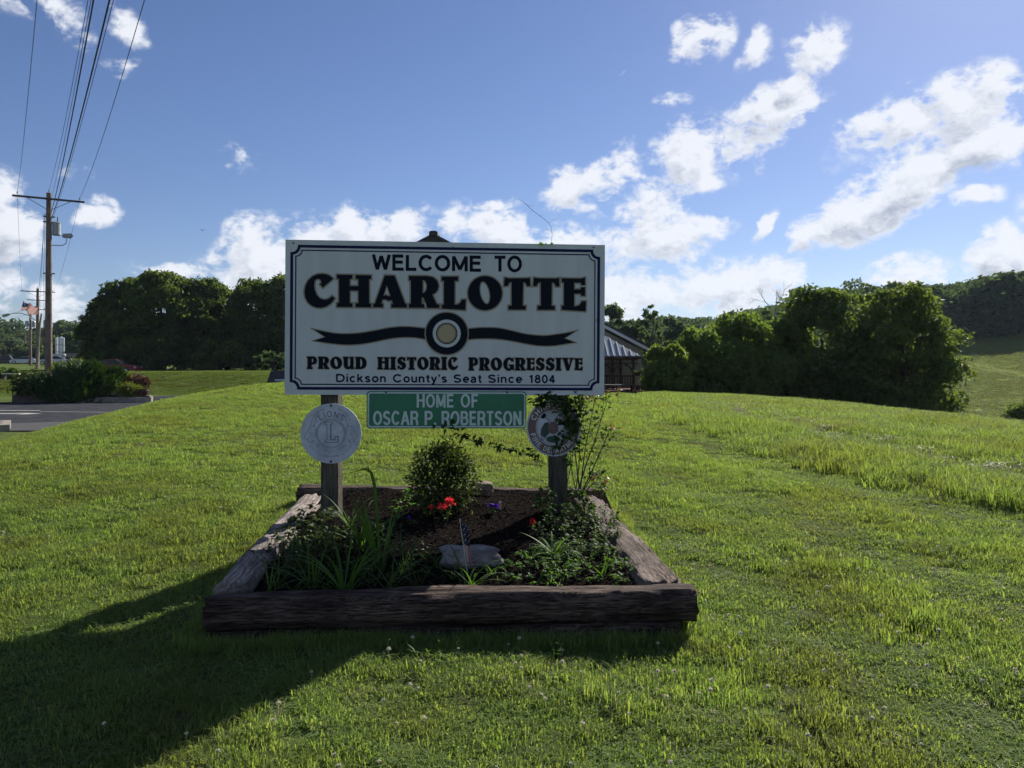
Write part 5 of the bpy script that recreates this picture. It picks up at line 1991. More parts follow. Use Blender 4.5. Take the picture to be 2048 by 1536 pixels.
# the wooded ridge: reads as one mass
ridge_v = lambda u: np.interp(u, [900, 1200, 1300, 1400, 1500, 1600, 1700, 1800, 1850, 1920, 1990, 2050, 2200, 2500, 3000], [640, 618, 632, 640, 622, 604, 574, 574, 570, 566, 556, 543, 530, 520, 520])
ridge_cols = [tree_meshes(90 + i, 11, 9 + i, M_ridge, n_lobes=60, n_leaves=5200, leaf=.42, base=.02, lob=1.1)[0] for i in range(5)]
ridge_col = proto_collection('ridge_crowns', ridge_cols)
pts, scl = [], []
rr_ = np.random.RandomState(5)
for Yd in (170, 179, 187, 196, 206, 218, 232, 250):
    ustep = 7.5 / Yd * F
    u = 1120
    while u < 2700:
        uu = u + rr_.uniform(-.35, .35) * ustep
        u += ustep
        if Yd < 172 and uu < 1780:
            continue
        Yj = Yd + rr_.uniform(-3, 3)
        x = (uu - CU) / F * Yj
        zt = EYE - (ridge_v(uu) - HV) / F * Yj
        zg = gz(x, Yj)
        hh = zt - zg
        hmax = 12.5 + rr_.uniform(-1.5, 2.0)
        if hh <= 2:
            continue
        hh = min(hh * rr_.uniform(.86, 1.04), hmax) if Yd < 200 else min(hh * rr_.uniform(.80, 1.05), 17)
        s = hh / 11
        pts.append((x, Yj, zg))
        scl.append((min(s, 1.3) * rr_.uniform(1.0, 1.45),) * 2 + (s,))
scatter('woods', np.array(pts), np.array(scl), rr_.uniform(0, 6.28, len(pts)), ridge_col, 'dark wooded ridge above the pasture on the right')
# far woods round the rest of the horizon, so the land does not end in a bare line
pts, scl = [], []
for k in range(260):
    a = rr_.uniform(-R(75), R(5))
    d_ = rr_.uniform(330, 480)
    x, y_ = d_ * math.sin(a), d_ * math.cos(a)
    pts.append((x, y_, gz(x, y_) - 1))
    scl.append((2.0, 2.0, rr_.uniform(1.2, 1.7)))
scatter('distant_woods', np.array(pts), np.array(scl), rr_.uniform(0, 6.28, len(pts)), ridge_col, 'low line of woods on the horizon to the left')


# ------------------------------------------------------------------ shrubs, planter, road on the left
def shrub(name, u0, u1, vt, vb, Y, label, leafm, seed, n=3000, leaf=.10, depth=None, spiky=False):
    x0_, x1_ = (u0 - CU) / F * Y, (u1 - CU) / F * Y
    zt, zb = EYE - (vt - HV) / F * Y, EYE - (vb - HV) / F * Y
    w, h = x1_ - x0_, zt - zb
    o = empty(name, ((x0_ + x1_) / 2, Y, zb), 0, label, 'shrub')
    r = np.random.RandomState(seed)
    nl = 26
    cen = np.stack([r.uniform(-.42, .42, nl) * w, r.uniform(-.4, .4, nl) * (depth or w * .6), r.uniform(.12, .78, nl) * h], 1)
    cen[:, 2] *= 1 - .55 * (np.abs(cen[:, 0]) / (w / 2)) ** 2
    rad = np.minimum(r.uniform(.22, .34, nl) * h, .3 * w)
    li = r.randint(0, nl, n)
    d = r.normal(size=(n, 3))
    d /= np.linalg.norm(d, axis=1)[:, None]
    P = cen[li] + d * (rad[li] * r.uniform(.5, 1.1, n))[:, None]
    P[:, 2] = np.maximum(P[:, 2], .02)
    if spiky:                                         # sprays reaching up and out
        a = np.stack([np.sign(P[:, 0]) * .7 + r.normal(0, .3, n), r.normal(0, .4, n), np.full(n, .75)], 1)
        wd = .22
    else:
        a = r.normal(size=(n, 3))
        wd = .55
    a /= np.linalg.norm(a, axis=1)[:, None]
    b_ = np.cross(a, r.normal(size=(n, 3)))
    b_ /= np.linalg.norm(b_, axis=1)[:, None]
    s = leaf * r.uniform(.6, 1.5, n)[:, None] * (2.2 if spiky else 1)
    V_ = np.stack([P - a * s * .5, P + b_ * s * wd, P + a * s, P - b_ * s * wd], 1).reshape(-1, 3)
    k = np.arange(n)[:, None] * 4
    F_ = np.concatenate([k + np.array([0, 1, 2]), k + np.array([0, 2, 3])])
    link('foliage', np_mesh('foliage', V_, F_, leafm), o)
    st = MB()
    rr__ = random.Random(seed)
    for i in range(8):
        c = Vector(cen[i])
        st.tube([(c.x * .2, c.y * .2, 0), (c.x * .6, c.y * .6, c.z * .6), c], [.03, .02, .008], 4)
    st.build('stem', M_bark, o)
    return o


shrub('round_shrub', 38, 112, 736, 790, 47.6, 'rounded green shrub at the left end of the brick planter', M_bush, 1, 5200, .09)
shrub('spreading_juniper', 82, 250, 722, 803, 47.0, 'big dark spreading juniper in the planter beside the road', M_juniper, 2, 16000, .085, 3.0, True)
shrub('spreading_juniper', 110, 200, 716, 760, 49.0, 'lighter juniper top showing above the big spreading juniper', M_goldshrub, 12, 1500, .09, 1.5, True)
shrub('golden_shrub', 240, 281, 756, 796, 46.8, 'small round yellow green shrub at the right end of the planter', M_goldshrub, 3, 3000, .06)
shrub('burgundy_shrub', 236, 294, 741, 780, 48.5, 'reddish brown leaved shrub behind the round yellow green one', M_burgundy, 4, 2600, .08)
shrub('yellow_shrub', 215, 240, 744, 765, 48.4, 'pale yellow shrub between the juniper and the reddish shrub', M_goldshrub, 5, 900, .07)
shrub('yellow_shrub', 48, 84, 768, 790, 46.6, 'low yellow green plant in front of the rounded shrub', M_goldshrub, 6, 900, .07)
shrub('clipped_hedge', -60, 46, 732, 757, 62, 'light green hedge at the far left beyond the grass', M_hedge, 7, 5000, .12)
shrub('pasture_bush', 2010, 2090, 800, 846, 62, 'dark bush at the right edge of the photo below the pasture', M_tree, 8, 3000, .14)


def drape(name, outline, dz, m, label, step=.7, kind='structure'):
    """a sheet lying on the ground inside an outline of ground points (x, y)"""
    xs = [p[0] for p in outline]
    ys = [p[1] for p in outline]
    b_ = bmesh.new()
    vs = [b_.verts.new((p[0], p[1], 0)) for p in outline]
    b_.faces.new(vs)
    for ax_, lo, hi in ((0, min(xs), max(xs)), (1, min(ys), max(ys))):
        k = lo + step
        while k < hi:
            co_ = (k, 0, 0) if ax_ == 0 else (0, k, 0)
            no_ = (1, 0, 0) if ax_ == 0 else (0, 1, 0)
            bmesh.ops.bisect_plane(b_, geom=b_.verts[:] + b_.edges[:] + b_.faces[:], plane_co=co_, plane_no=no_)
            k += step
    for v in b_.verts:
        v.co.z = gz(v.co.x, v.co.y) + dz
    bmesh.ops.recalc_face_normals(b_, faces=b_.faces)
    me_ = bpy.data.meshes.new(name)
    b_.to_mesh(me_)
    b_.free()
    me_.materials.append(m)
    return tag(link(name, me_), label, kind=kind)


M_asphalt = mat('asphalt', (.052, .055, .064), .95, bump=.3, bscale=80, col2=(.036, .038, .045), scale=2, spec=0.0)
M_paint = mat('road_paint', (.38, .38, .37), .8, .3, 8, spec=0)
GPT = lambda u, Y: ((u - CU) / F * Y, Y)
drape('road', [(-15.2, 27), (-60, 27), (-75, 30), (-75, 46.2), (-31.0, 46.2), (-25.6, 46.4), (-24.2, 49.5), (-21.2, 50), (-19.5, 48), (-14.6, 43), (-13.4, 36)], .03, M_asphalt, 'grey asphalt road crossing on the left')
drape('driveway', [(-24.6, 49.8), (-25.4, 53), (-24.5, 56.0), (-20, 56.5), (-12, 56), (-5, 54), (-5, 50), (-12, 50.5), (-18, 50.2), (-21.4, 50.2)], .034, M_asphalt, 'asphalt driveway curving behind the knoll')
# near road edge: darker worn patch and kerb inlet
drape('road_patch', [(-19.6, 30.3), (-13.4, 33.5), (-13.2, 30), (-14.5, 27.2), (-20, 27.2)], .036, mat('dark_patch', (.03, .03, .034), .9, .3, 3), 'darker asphalt patch at the road edge', 1.0)
drape('road_line', [GPT(-40, 38.3), GPT(80, 38.3), GPT(80, 38.6), GPT(-40, 38.6)], .036, M_paint, 'white stop bar on the road')
drape('road_line', [GPT(80, 37.5), GPT(225, 37.0), GPT(225, 37.15), GPT(80, 37.65)], .036, M_paint, 'thin white lane line on the road')
drape('road_arrow', [GPT(-20, 35.9), GPT(52, 35.9), GPT(30, 35.2), GPT(84, 36.15), GPT(30, 37.0), GPT(52, 36.4), GPT(-20, 36.4)], .036, M_paint, 'white painted turn arrow on the road', 1.5)

# concrete kerb inlet with slots
ki = empty('kerb_inlet', (at(22, 850, 29.3).x, 29.3, -.8), R(32), 'pale concrete kerb drain inlet at the left edge by the road', 'drain')
b = MB()
b.box(-1.9, 0, -2.6, 0, -.1, .24)
b.build('concrete_top', M_conc, ki)
for yk in (-1.7, -.8):
    b = MB()
    b.box(-1.5, -.25, yk, yk + .28, .23, .246)
    b.build('slot', M_bolt, ki)

# planter: block wall on the left, raised curved kerb on the right
PZ = -.80
pl = empty('planter_wall', at(70, 800, 46.2), 0, 'dark brick planter wall with a pale cap at the roadside', 'wall')
b0_ = Vector(pl.location)


def boxpx(parent, u0, u1, v0, v1, Y, d, m, name):
    a, c = at(u0, v1, Y), at(u1, v0, Y)
    b = MB()
    b.box(a.x - b0_.x, c.x - b0_.x, Y - b0_.y, Y - b0_.y + d, a.z - b0_.z, c.z - b0_.z)
    return b.build(name, m, parent)


boxpx(pl, 34, 106, 777, 789, 47.6, .3, M_brickw, 'wall_panel')
boxpx(pl, 24, 92, 788.6, 791, 46.9, .5, M_conc, 'wall_cap')
boxpx(pl, 24, 100, 791.2, 808, 47.0, .25, M_brickw, 'wall_panel')
boxpx(pl, 32, 43, 780.5, 788.4, 47.0, .35, M_conc, 'cap_block')
kc = empty('planter_kerb', at(235, 806, 45.6), 0, 'low pale concrete kerb sweeping round the right end of the planter', 'kerb')
path = [GPT(160, 45.3), GPT(175, 45.9), GPT(190, 46.3), GPT(215, 46.35), GPT(245, 46.2), GPT(275, 46.1), GPT(302, 46.3), GPT(306, 47.4), GPT(300, 49)]
path = cat_rom(path, False, 5)
b = MB()
for i in range(len(path) - 1):
    (xa, ya), (xb, yb) = path[i], path[i + 1]
    za = min(.34, .06 + .30 * i / 12) + PZ
    zb = min(.34, .06 + .30 * (i + 1) / 12) + PZ
    o3 = kc.location
    d = Vector((xb - xa, yb - ya)).normalized()
    nx_, ny_ = -d.y * .16, d.x * .16
    P = [(xa, ya), (xb, yb), (xb + nx_, yb + ny_), (xa + nx_, ya + ny_)]
    zs = [za, zb, zb, za]
    vs = [(p[0] - o3.x, p[1] - o3.y, PZ - .1 - o3.z) for p in P] + [(p[0] - o3.x, p[1] - o3.y, z_ - o3.z) for p, z_ in zip(P, zs)]
    b.add(vs, [(0, 1, 5, 4), (3, 7, 6, 2), (4, 5, 6, 7)])
b.build('kerb', M_conc, kc)
b = MB()
soil = [GPT(100, 47.0), GPT(160, 46.3), GPT(215, 46.6), GPT(300, 46.5), GPT(300, 50.5), GPT(100, 50.5)]
b.prism([(p[0], p[1]) for p in soil], 0, 1)
b2 = MB()
me_soil = [(p[0] - kc.location.x, p[1] - kc.location.y, .30 + PZ - kc.location.z) for p in soil]
b2.add(me_soil, [tuple(range(len(soil)))])
b2.build('soil', M_mulch, kc)
r = random.Random(9)
for k in range(17):
    u = 176 + k * 6.6 + r.uniform(-1, 1)
    p = at(u, 796, 46.75)
    b_ = bmesh.new()
    bmesh.ops.create_icosphere(b_, subdivisions=1, radius=.105 * r.uniform(.8, 1.3))
    for v in b_.verts:
        v.co = Vector((v.co.x * 1.1, v.co.y, v.co.z * .75)) * r.uniform(.85, 1.1)
    me_ = bpy.data.meshes.new('edging_stone')
    b_.to_mesh(me_)
    b_.free()
    me_.materials.append(M_stone if k % 3 else M_rock)
    o = link('edging_stone', me_, loc=(p.x, 46.75 + r.uniform(-.1, .1), PZ + .50))
    tag(o, 'small pale stone in the row edging the planter behind the kerb', 'stone', 'edging stones along the planter kerb')
# barrel planter
br = empty('barrel', at(285, 800, 46.9), 0, 'dark wooden half barrel at the right end of the planter', 'barrel')
br.location.z = PZ + .30
for k in range(16):
    a0, a1 = 2 * PI * k / 16, 2 * PI * (k + .94) / 16
    b = MB()
    P = [(.30, 0), (.35, .18), (.36, .34), (.34, .50)]
    vs = [(r_2 * math.cos(a), r_2 * math.sin(a), z_) for a in (a0, a1) for (r_2, z_) in P] + [((r_2 - .04) * math.cos(a), (r_2 - .04) * math.sin(a), z_) for a in (a0, a1) for (r_2, z_) in P]
    b.add(vs, [(i, i + 4, i + 5, i + 1) for i in range(3)] + [(8 + i, 9 + i, 13 + i, 12 + i) for i in range(3)] + [(3, 7, 15, 11)])
    b.build('stave', M_redbrown, br)
for z_ in (.1, .4):
    b = MB()
    b.lathe([(.352 if z_ < .2 else .372, z_), (.358 if z_ < .2 else .378, z_ + .02), (.352 if z_ < .2 else .372, z_ + .04)], 20)
    b.build('hoop', M_bolt, br)

# low white topped bench on the far grass
bn = empty('park_bench', at(20, 757, 60), 0, 'small pale topped bench on the grass at the far left', 'bench')
b = MB()
b.box(-.55, .75, -.2, .2, .32, .40)
b.build('seat', M_cream, bn)
for x_ in (-.45, .55):
    b = MB()
    b.box(x_, x_ + .1, -.15, .15, -.1, .319)
    b.build('leg', M_bolt, bn)


# ------------------------------------------------------------------ utility poles and wires
def insulator(x, z, parent, s=1.0, y=0.0):
    b = MB()
    b.lathe([(.012, 0), (.014, .10), (.05, .11), (.055, .13), (.03, .15), (.05, .17), (.05, .19), (.025, .22), (.035, .24), (.01, .27)], 8, M=Matrix.Translation((x, y, z)) @ Matrix.Scale(s, 4))
    b.build('insulator', M_porc, parent)


WD = Vector((.534, -.846, 0)).normalized()                # direction of the line, towards the camera
ARZ = math.atan2(.534, .846)                             # crossarm runs across it


def pole(u, vtop, Y, hbase, label, arm=3.7, thick=.20, second=False, lamp=None, transformer=False, group='utility poles along the road', zarm=.42):
    x = (u - CU) / F * Y
    zb = gz(x, Y) + hbase
    zt = EYE - (vtop - HV) / F * Y
    o = empty('utility_pole', (x, Y, zb), ARZ, label, 'utility pole', group)
    h = zt - zb
    b = MB()
    b.tube([(-.03, 0, -.3), (-.02, 0, h * .5), (0, 0, h)], [thick, thick * .84, thick * .66], 14)
    b.build('shaft', M_pole, o, smooth=False)
    za = h - zarm
    b = MB()
    b.box(-arm / 2, arm / 2, -.24, -.13, za - .06, za + .06)
    b.build('crossarm', M_arm, o)
    for s_ in (-1, 1):
        b = MB()
        b.bar((s_ * arm * .30, -.19, za - .06), (s_ * .10, -.17, za - .72), .045, .03)
        b.build('brace', M_arm, o)
        insulator(s_ * (arm / 2 - .28), za + .06, o, .9, -.185)
    insulator(0, h, o, .9)
    if second:
        for zz, ln in ((za - 1.15, 2.3), (za - 2.4, 1.8)):
            b = MB()
            b.box(-ln / 2, ln / 2, -.22, -.13, zz - .05, zz + .05)
            b.build('crossarm', M_arm, o)
            for s_ in (-1, 1):
                insulator(s_ * (ln / 2 - .12), zz + .05, o, .8, -.18)
                b = MB()
                b.bar((s_ * ln / 2, -.18, zz), (s_ * (ln / 2 + .22), -.18, zz + .16), .05)
                b.build('bracket', M_metal, o)
    if transformer:
        b = MB()
        b.lathe([(.24, 0), (.25, .03), (.25, .78), (.27, .79), (.27, .83), (.12, .90), (.05, .92)], 16, M=Matrix.Translation((.43, -.05, za - 2.35)))
        t = b.build('transformer', M_metal, o)
        b = MB()
        b.lathe([(.035, 0), (.06, .05), (.03, .10), (.06, .15), (.03, .20), (.05, .25), (.02, .34)], 8, M=Matrix.Translation((.50, -.05, za - 1.43)))
        b.build('bushing', M_porc, t)
        for zz in (za - 1.7, za - 2.2):
            b = MB()
            b.box(.10, .20, -.08, .0, zz, zz + .06)
            b.build('mount', M_metal, o)
    return o, x, Y, zb, h, za


P1 = pole(98, 386, 51.5, .1, 'nearest tall utility pole with crossarm, transformer and floodlight', 4.1, .235, transformer=True)
o1, h1 = P1[0], P1[4]
# floodlight on a bent arm
b = MB()
b.tube([(.15, -.1, h1 - 3.45), (.75, -.1, h1 - 3.42), (.98, -.1, h1 - 3.25), (1.02, -.1, h1 - 2.95)], .03, 6)
b.build('lamp_arm', M_metal, o1)
b = MB()
b.prism([(-.22, .09), (.26, .15), (.40, .0), (.30, -.14), (-.20, -.14), (-.27, -.05)], -.17, .17, M=Matrix.Translation((1.00, -.1, h1 - 2.74)))
fl_ = b.build('floodlight', M_metal, o1, recalc=True)
b = MB()
b.box(.84, 1.24, -.24, .04, h1 - 2.896, h1 - 2.883)
b.build('lens', M_porc, fl_)
for zz in (h1 - 5.35, h1 - 1.95, h1 - 1.6):
    b = MB()
    b.box(-.34, .34, -.06, .06, zz, zz + .07)
    b.build('bolt_bracket', M_bolt, o1)
b = MB()
b.tube([(-.20, -.15, h1 - 1.4), (-.26, -.16, h1 - 3), (-.30, -.2, h1 - 5.2), (-.27, -.2, 3)], .014, 4)
b.build('riser_cable', M_wire, o1)

P2 = pole(75.5, 577, 104, 0, 'second utility pole with three crossarms behind the flag', 4.0, .24, second=True, transformer=False)
P3 = pole(61, 609, 138, 0, 'third utility pole beyond the flag', 2.4, .24)
P4 = pole(50.5, 660, 215, 0, 'fourth smaller utility pole with stacked crossarms far down the road', 4.2, .24, second=True)
b = MB()
b.lathe([(.3, 0), (.32, .05), (.32, 1.1), (.2, 1.25)], 14, M=Matrix.Translation((.95, -.05, P2[4] - 5.4)))
b.build('transformer', M_metal, P2[0])
b = MB()
b.lathe([(.26, 0), (.28, .05), (.28, .95), (.2, 1.1)], 14, M=Matrix.Translation((.5, -.05, P3[4] - 4.0)))
b.build('transformer', M_metal, P3[0])
b = MB()
b.lathe([(.3, 0), (.3, .03), (.28, .9), (.1, 1.0)], 12, M=Matrix.Translation((-.55, -.05, P3[4] - 3.9)))
b.build('transformer', M_metal, P3[0])


def lamp_on(P, u_tip, v_tip, u_base, v_base, Y):
    o = P[0]
    base = Vector((P[1], P[2], P[3]))
    Ri = Matrix.Rotation(-ARZ, 3, 'Z')
    a, t = Ri @ (at(u_base, v_base, Y) - base), Ri @ (at(u_tip, v_tip, Y) - base)
    m = a.lerp(t, .55) + Vector((0, 0, .55))
    m2 = a.lerp(t, .85) + Vector((0, 0, .28))
    b = MB()
    b.tube([a, a.lerp(m, .5) + Vector((0, 0, .2)), m, m2, t], [.07, .06, .05, .045, .04], 6)
    la = b.build('lamp_arm', M_metal, o)
    b = MB()
    d = (t - m2).normalized()
    b.tube([t - d * .1, t + d * .25, t + d * .8, t + d * 1.05], [.06, .18, .20, .06], 8)
    b.build('lamp_head', M_metal, o)


lamp_on(P2, 19, 628.5, 72, 642, 104)
lamp_on(P3, 25, 647, 60, 659, 138)


# slender flag pole leaning by the second pole, and the flag
fp = empty('guy_pole', at(74, 735, 100), 0, 'slim pale leaning pole beside the second utility pole', 'pole')
b = MB()
b.tube([(0, 0, -.5), at(79.5, 650, 100) - fp.location, at(83, 627, 100) - fp.location], [.14, .12, .10], 8)
b.build('shaft', M_conc, fp)
fg = empty('national_flag', at(61, 640, 101), 0, 'stars and stripes flag flying beside the second utility pole', 'flag')
fo = Vector(fg.location)
b = MB()
b.tube([at(63, 643, 101) - fo, at(46, 601, 101) - fo], .045, 6)
b.build('staff', M_metal, fg)
M_fr = mat('flag_red_cloth', (.52, .09, .08), .8, trans=.3)
M_fw = mat('flag_white_cloth', (.75, .70, .66), .8, trans=.3)
M_fb = mat('flag_blue_cloth', (.03, .035, .10), .8, trans=.2)


def flag_pt(s, t):
    """s along the fly 0..1, t down the hoist 0..1 (photo pixels at 101 m)"""
    u = 46.5 + 28 * s - 6 * t * (1 - s) + 1.5 * math.sin(s * 7)
    v = 602.5 + 17 * t + 11.5 * s + 2.0 * math.sin(s * 9 + t * 2)
    p = at(u, v, 101 + .25 * math.sin(s * 11 + t * 3))
    return p - fo


cols = [MB(), MB(), MB()]
for j in range(13):
    for i in range(18):
        s0, s1, t0, t1 = i / 18, (i + 1) / 18, j / 13, (j + 1) / 13
        k = 2 if (i < 7 and j < 7) else (0 if j % 2 == 0 else 1)
        cols[k].add([flag_pt(s0, t0), flag_pt(s1, t0), flag_pt(s1, t1), flag_pt(s0, t1)], [(0, 1, 2, 3)])
cols[0].build('red_stripes', M_fr, fg)['kind'] = 'stuff'
cols[1].build('white_stripes', M_fw, fg)['kind'] = 'stuff'
cols[2].build('canton', M_fb, fg)


def wire(a, bb, sag, rad, label, n=40, name='overhead_wire'):
    a, bb = Vector(a), Vector(bb)
    pts = []
    for i in range(n + 1):
        t = i / n
        p = a.lerp(bb, t)
        p.z -= sag * 4 * t * (1 - t)
        pts.append(p - a)
    b = MB()
    b.tube(pts, rad, 4, cap=False)
    o = b.build(name, M_wire, loc=a)
    return tag(o, label, 'wire', 'overhead wires between the utility poles')


def pole_local(P, x, z, y=-.185):
    return Vector((P[1], P[2], P[3])) + Matrix.Rotation(ARZ, 3, 'Z') @ Vector((x, y, z))


def through(P, x, z, u_top, zz, rad, lab, extra=26, y=-.185):
    """wire from the pole over the camera's left shoulder; crosses the top of the view in column u_top at height zz"""
    a = pole_local(P, x, z, y)
    Yt = (zz - EYE) * F / (HV - 0)
    p = Vector(((u_top - CU) / F * Yt, Yt, zz))
    d = (p - a)
    e = a + d * ((a.y + 14) / (a.y - Yt))
    e.z = zz + .9
    # sag so that it passes p
    t = (a - p).length / (a - e).length
    zl = a.z + (e.z - a.z) * t
    sag = (zl - zz) / (4 * t * (1 - t))
    wire(a, e, sag, rad, lab, 60)


armx = 4.1 / 2 - .28
through(P1, -armx, P1[5] + .26, 74, 10.3, .009, 'leftmost thin wire running from the left end of the crossarm')
through(P1, 0, P1[4] + .22, 176, 10.5, .008, 'thin wire leaving the very top of the nearest pole')
through(P1, .12, P1[5] - .9, 187, 9.7, .018, 'left one of the two thick wires overhead')
through(P1, .16, P1[5] - 1.2, 219, 9.6, .020, 'right one of the two thick wires overhead')
through(P1, .20, P1[5] - 1.3, 227, 9.6, .008, 'thin wire alongside the right thick one')
through(P1, .0, P1[5] - .5, 182, 9.9, .007, 'faint wire just left of the two thick ones')
through(P1, armx, P1[5] + .26, 289, 10.3, .010, 'rightmost wire running from the right end of the crossarm')
wire(pole_local(P1, -armx, P1[5] + .26), pole_local(P2, -armx, P2[5] + .26), 1.0, .009, 'wire from the left end of the near crossarm to the second pole')
wire(pole_local(P1, armx, P1[5] + .26), pole_local(P2, armx, P2[5] + .26), 1.0, .009, 'wire from the right end of the near crossarm to the second pole')
wire(pole_local(P1, -.25, P1[5] - 1.0), pole_local(P2, -.1, P2[5] - 1.1), 1.3, .016, 'thick cable from the near pole to the second pole')
wire(pole_local(P1, -.28, P1[5] - 1.3), pole_local(P2, .1, P2[5] - 2.3), 1.2, .012, 'lower cable from the near pole to the second pole')
wire(pole_local(P2, 0, P2[5] - 1.1), pole_local(P3, 0, P3[5] - .2), .8, .018, 'cable between the second and third poles')
wire(pole_local(P3, 0, P3[5] - .2), pole_local(P4, 0, P4[5] - .2), 1.5, .022, 'cable between the third and fourth poles')
wire(pole_local(P2, -1, P2[5] - 2.3), at(-60, 620, 120), .8, .016, 'wire running left out of the view from the second pole')
wire(pole_local(P3, -.5, P3[5] - 1.3), at(-60, 642, 130), .6, .018, 'lower wire running left out of the view from the third pole')
wire(pole_local(P4, 0, P4[5] - 2.3), at(-60, 668, 150), .6, .022, 'lowest wire running left out of the view')


# ------------------------------------------------------------------ far town: tanks, low buildings, cars
for i, (u, vt, w, lab) in enumerate(((113, 677, 4.0, 'leftmost of the four silver tanks'), (118, 677, 4.0, 'second silver tank from the left'), (122.5, 671, 4.5, 'tallest silver tank, third from the left'), (127, 673, 4.2, 'rightmost of the four silver tanks'))):
    Y = 150
    p = at(u, 716 - (0 if i < 2 else -4), Y)
    o = empty('storage_tank', p, 0, lab, 'tank', 'silver storage tanks behind the shrubs')
    hh = (716 - vt) / F * Y
    rr_t = w / 2 / F * Y
    b = MB()
    b.lathe([(rr_t, 0), (rr_t, hh), (rr_t * .9, hh + .12), (rr_t * .3, hh + .2)], 14)
    b.build('tank', mat('silver_tank%d' % i, (.62, .63, .66), .35, .1, 3, metal=.5), o, smooth=False)
    for zz in (.3, .66):
        b = MB()
        b.lathe([(rr_t + .02, hh * zz), (rr_t + .02, hh * zz + .15)], 14)
        b.build('band', M_metal, o)


def low_building(u0, u1, vt, vb, Y, m, label, roofm, wins):
    a, c = at(u0, vb, Y), at(u1, vt, Y)
    w, h = c.x - a.x, c.z - a.z
    o = empty('low_building', a, 0, label, 'building')
    b = MB()
    b.box(0, w, 0, 9, -.5, h)
    wl = b.build('wall', m, o)
    b = MB()
    b.box(-.3, w + .3, -.3, 9.3, h, h + .25)
    b.build('roof', roofm, o)
    for k in range(wins):
        x = w * (k + .5) / wins
        b = MB()
        b.box(x - .6, x + .6, -.05, 0, h * .4, h * .75)
        wf = b.build('window', M_trim, o)
        b = MB()
        b.box(x - .5, x + .5, -.07, -.052, h * .4 + .1, h * .75 - .1)
        b.build('pane', M_glass, wf)
    return o


low_building(101, 128, 711, 727, 140, mat('blue_grey_wall', (.30, .35, .42), .8, .1), 'pale blue grey low building behind the nearest pole', M_trim, 3)
low_building(132, 178, 706, 728, 128, mat('grey_wall', (.22, .22, .23), .8, .1), 'long grey low building left of the dark tree clump', M_shingle, 4)
low_building(238, 262, 706, 728, 112, mat('pale_wall', (.40, .42, .44), .8, .1), 'pale roofed building glimpsed through the dark trees', M_trim, 2)


def car(u, vb, Y, rz, body, label, L=4.5, cat='car', suv=False, zadd=0.0, z=None):
    p = at(u, vb, Y)
    o = empty('parked_car', p, rz, label, cat)
    if z is not None:
        o.location.z = z
    hh = 1.75 if suv else 1.42
    # body shell: cross sections along the length
    prof = [(-L / 2, .35, .62, .78), (-L / 2 + .15, .25, .78, .84), (-L * .28, .22, .92, .88), (-L * .10, .22, .96, .90), (L * .25, .22, .98, .90), (L * .40, .22, .95 if not suv else 1.0, .88), (L / 2 - .08, .28, .85 if not suv else .98, .82), (L / 2, .38, .62, .76)]
    b = MB()
    vs = []
    for x, z0_, z1_, w in prof:
        vs += [(x, -w, z0_), (x, -w * 1.0, z1_ * .8), (x, -w * .9, z1_), (x, w * .9, z1_), (x, w, z1_ * .8), (x, w, z0_)]
    fs = []
    for i in range(len(prof) - 1):
        for k in range(6):
            fs.append((i * 6 + k, i * 6 + (k + 1) % 6, (i + 1) * 6 + (k + 1) % 6, (i + 1) * 6 + k))
    fs += [tuple(range(6)), tuple(len(vs) - 6 + k for k in range(6))[::-1]]
    b.add(vs, fs)
    bd = b.build('body', body, o, recalc=True)
    b = MB()
    if suv:
        g = [(-L * .22, .94), (-L * .10, hh), (L * .42, hh), (L * .47, .97)]
    else:
        g = [(-L * .24, .92), (-L * .06, hh), (L * .22, hh), (L * .40, .96)]
    b.prism(g, -.74, .74)
    for i_, v in enumerate(b.v):
        if v[2] > 1.1:
            b.v[i_] = (v[0], v[1] * .84, v[2])
    b.build('window', M_glass, o, recalc=True)
    b = MB()
    b.box(g[1][0] + .02, g[2][0] - .02, -.63, .63, hh - (.14 if suv else .02), hh + .03)
    b.build('roof', body, o)
    for x in (-L * .31, L * .30):
        for s_ in (-1, 1):
            M_ = Matrix.Translation((x, s_ * .80, .33)) @ Matrix.Rotation(R(90), 4, 'X')
            b = MB()
            b.lathe([(.33, -.11), (.345, -.08), (.345, .08), (.33, .11)], 16, M=M_)
            wh = b.build('wheel', M_tyre, o)
            b = MB()
            b.lathe([(.19, -.12), (.20, -.10), (.20, .10), (.19, .12)], 12, M=M_)
            b.build('rim', M_rim, wh)
    for s_ in (-1, 1):
        b = MB()
        b.box(-L / 2 - .01, -L / 2 + .08, s_ * .62 - .14, s_ * .62 + .14, .58, .72)
        b.build('headlight', M_rim, o)
        b = MB()
        b.box(L / 2 - .09, L / 2 + .005, s_ * .62 - .12, s_ * .62 + .12, .62, .78)
        b.build('tail_light', M_faded, o)
    return o


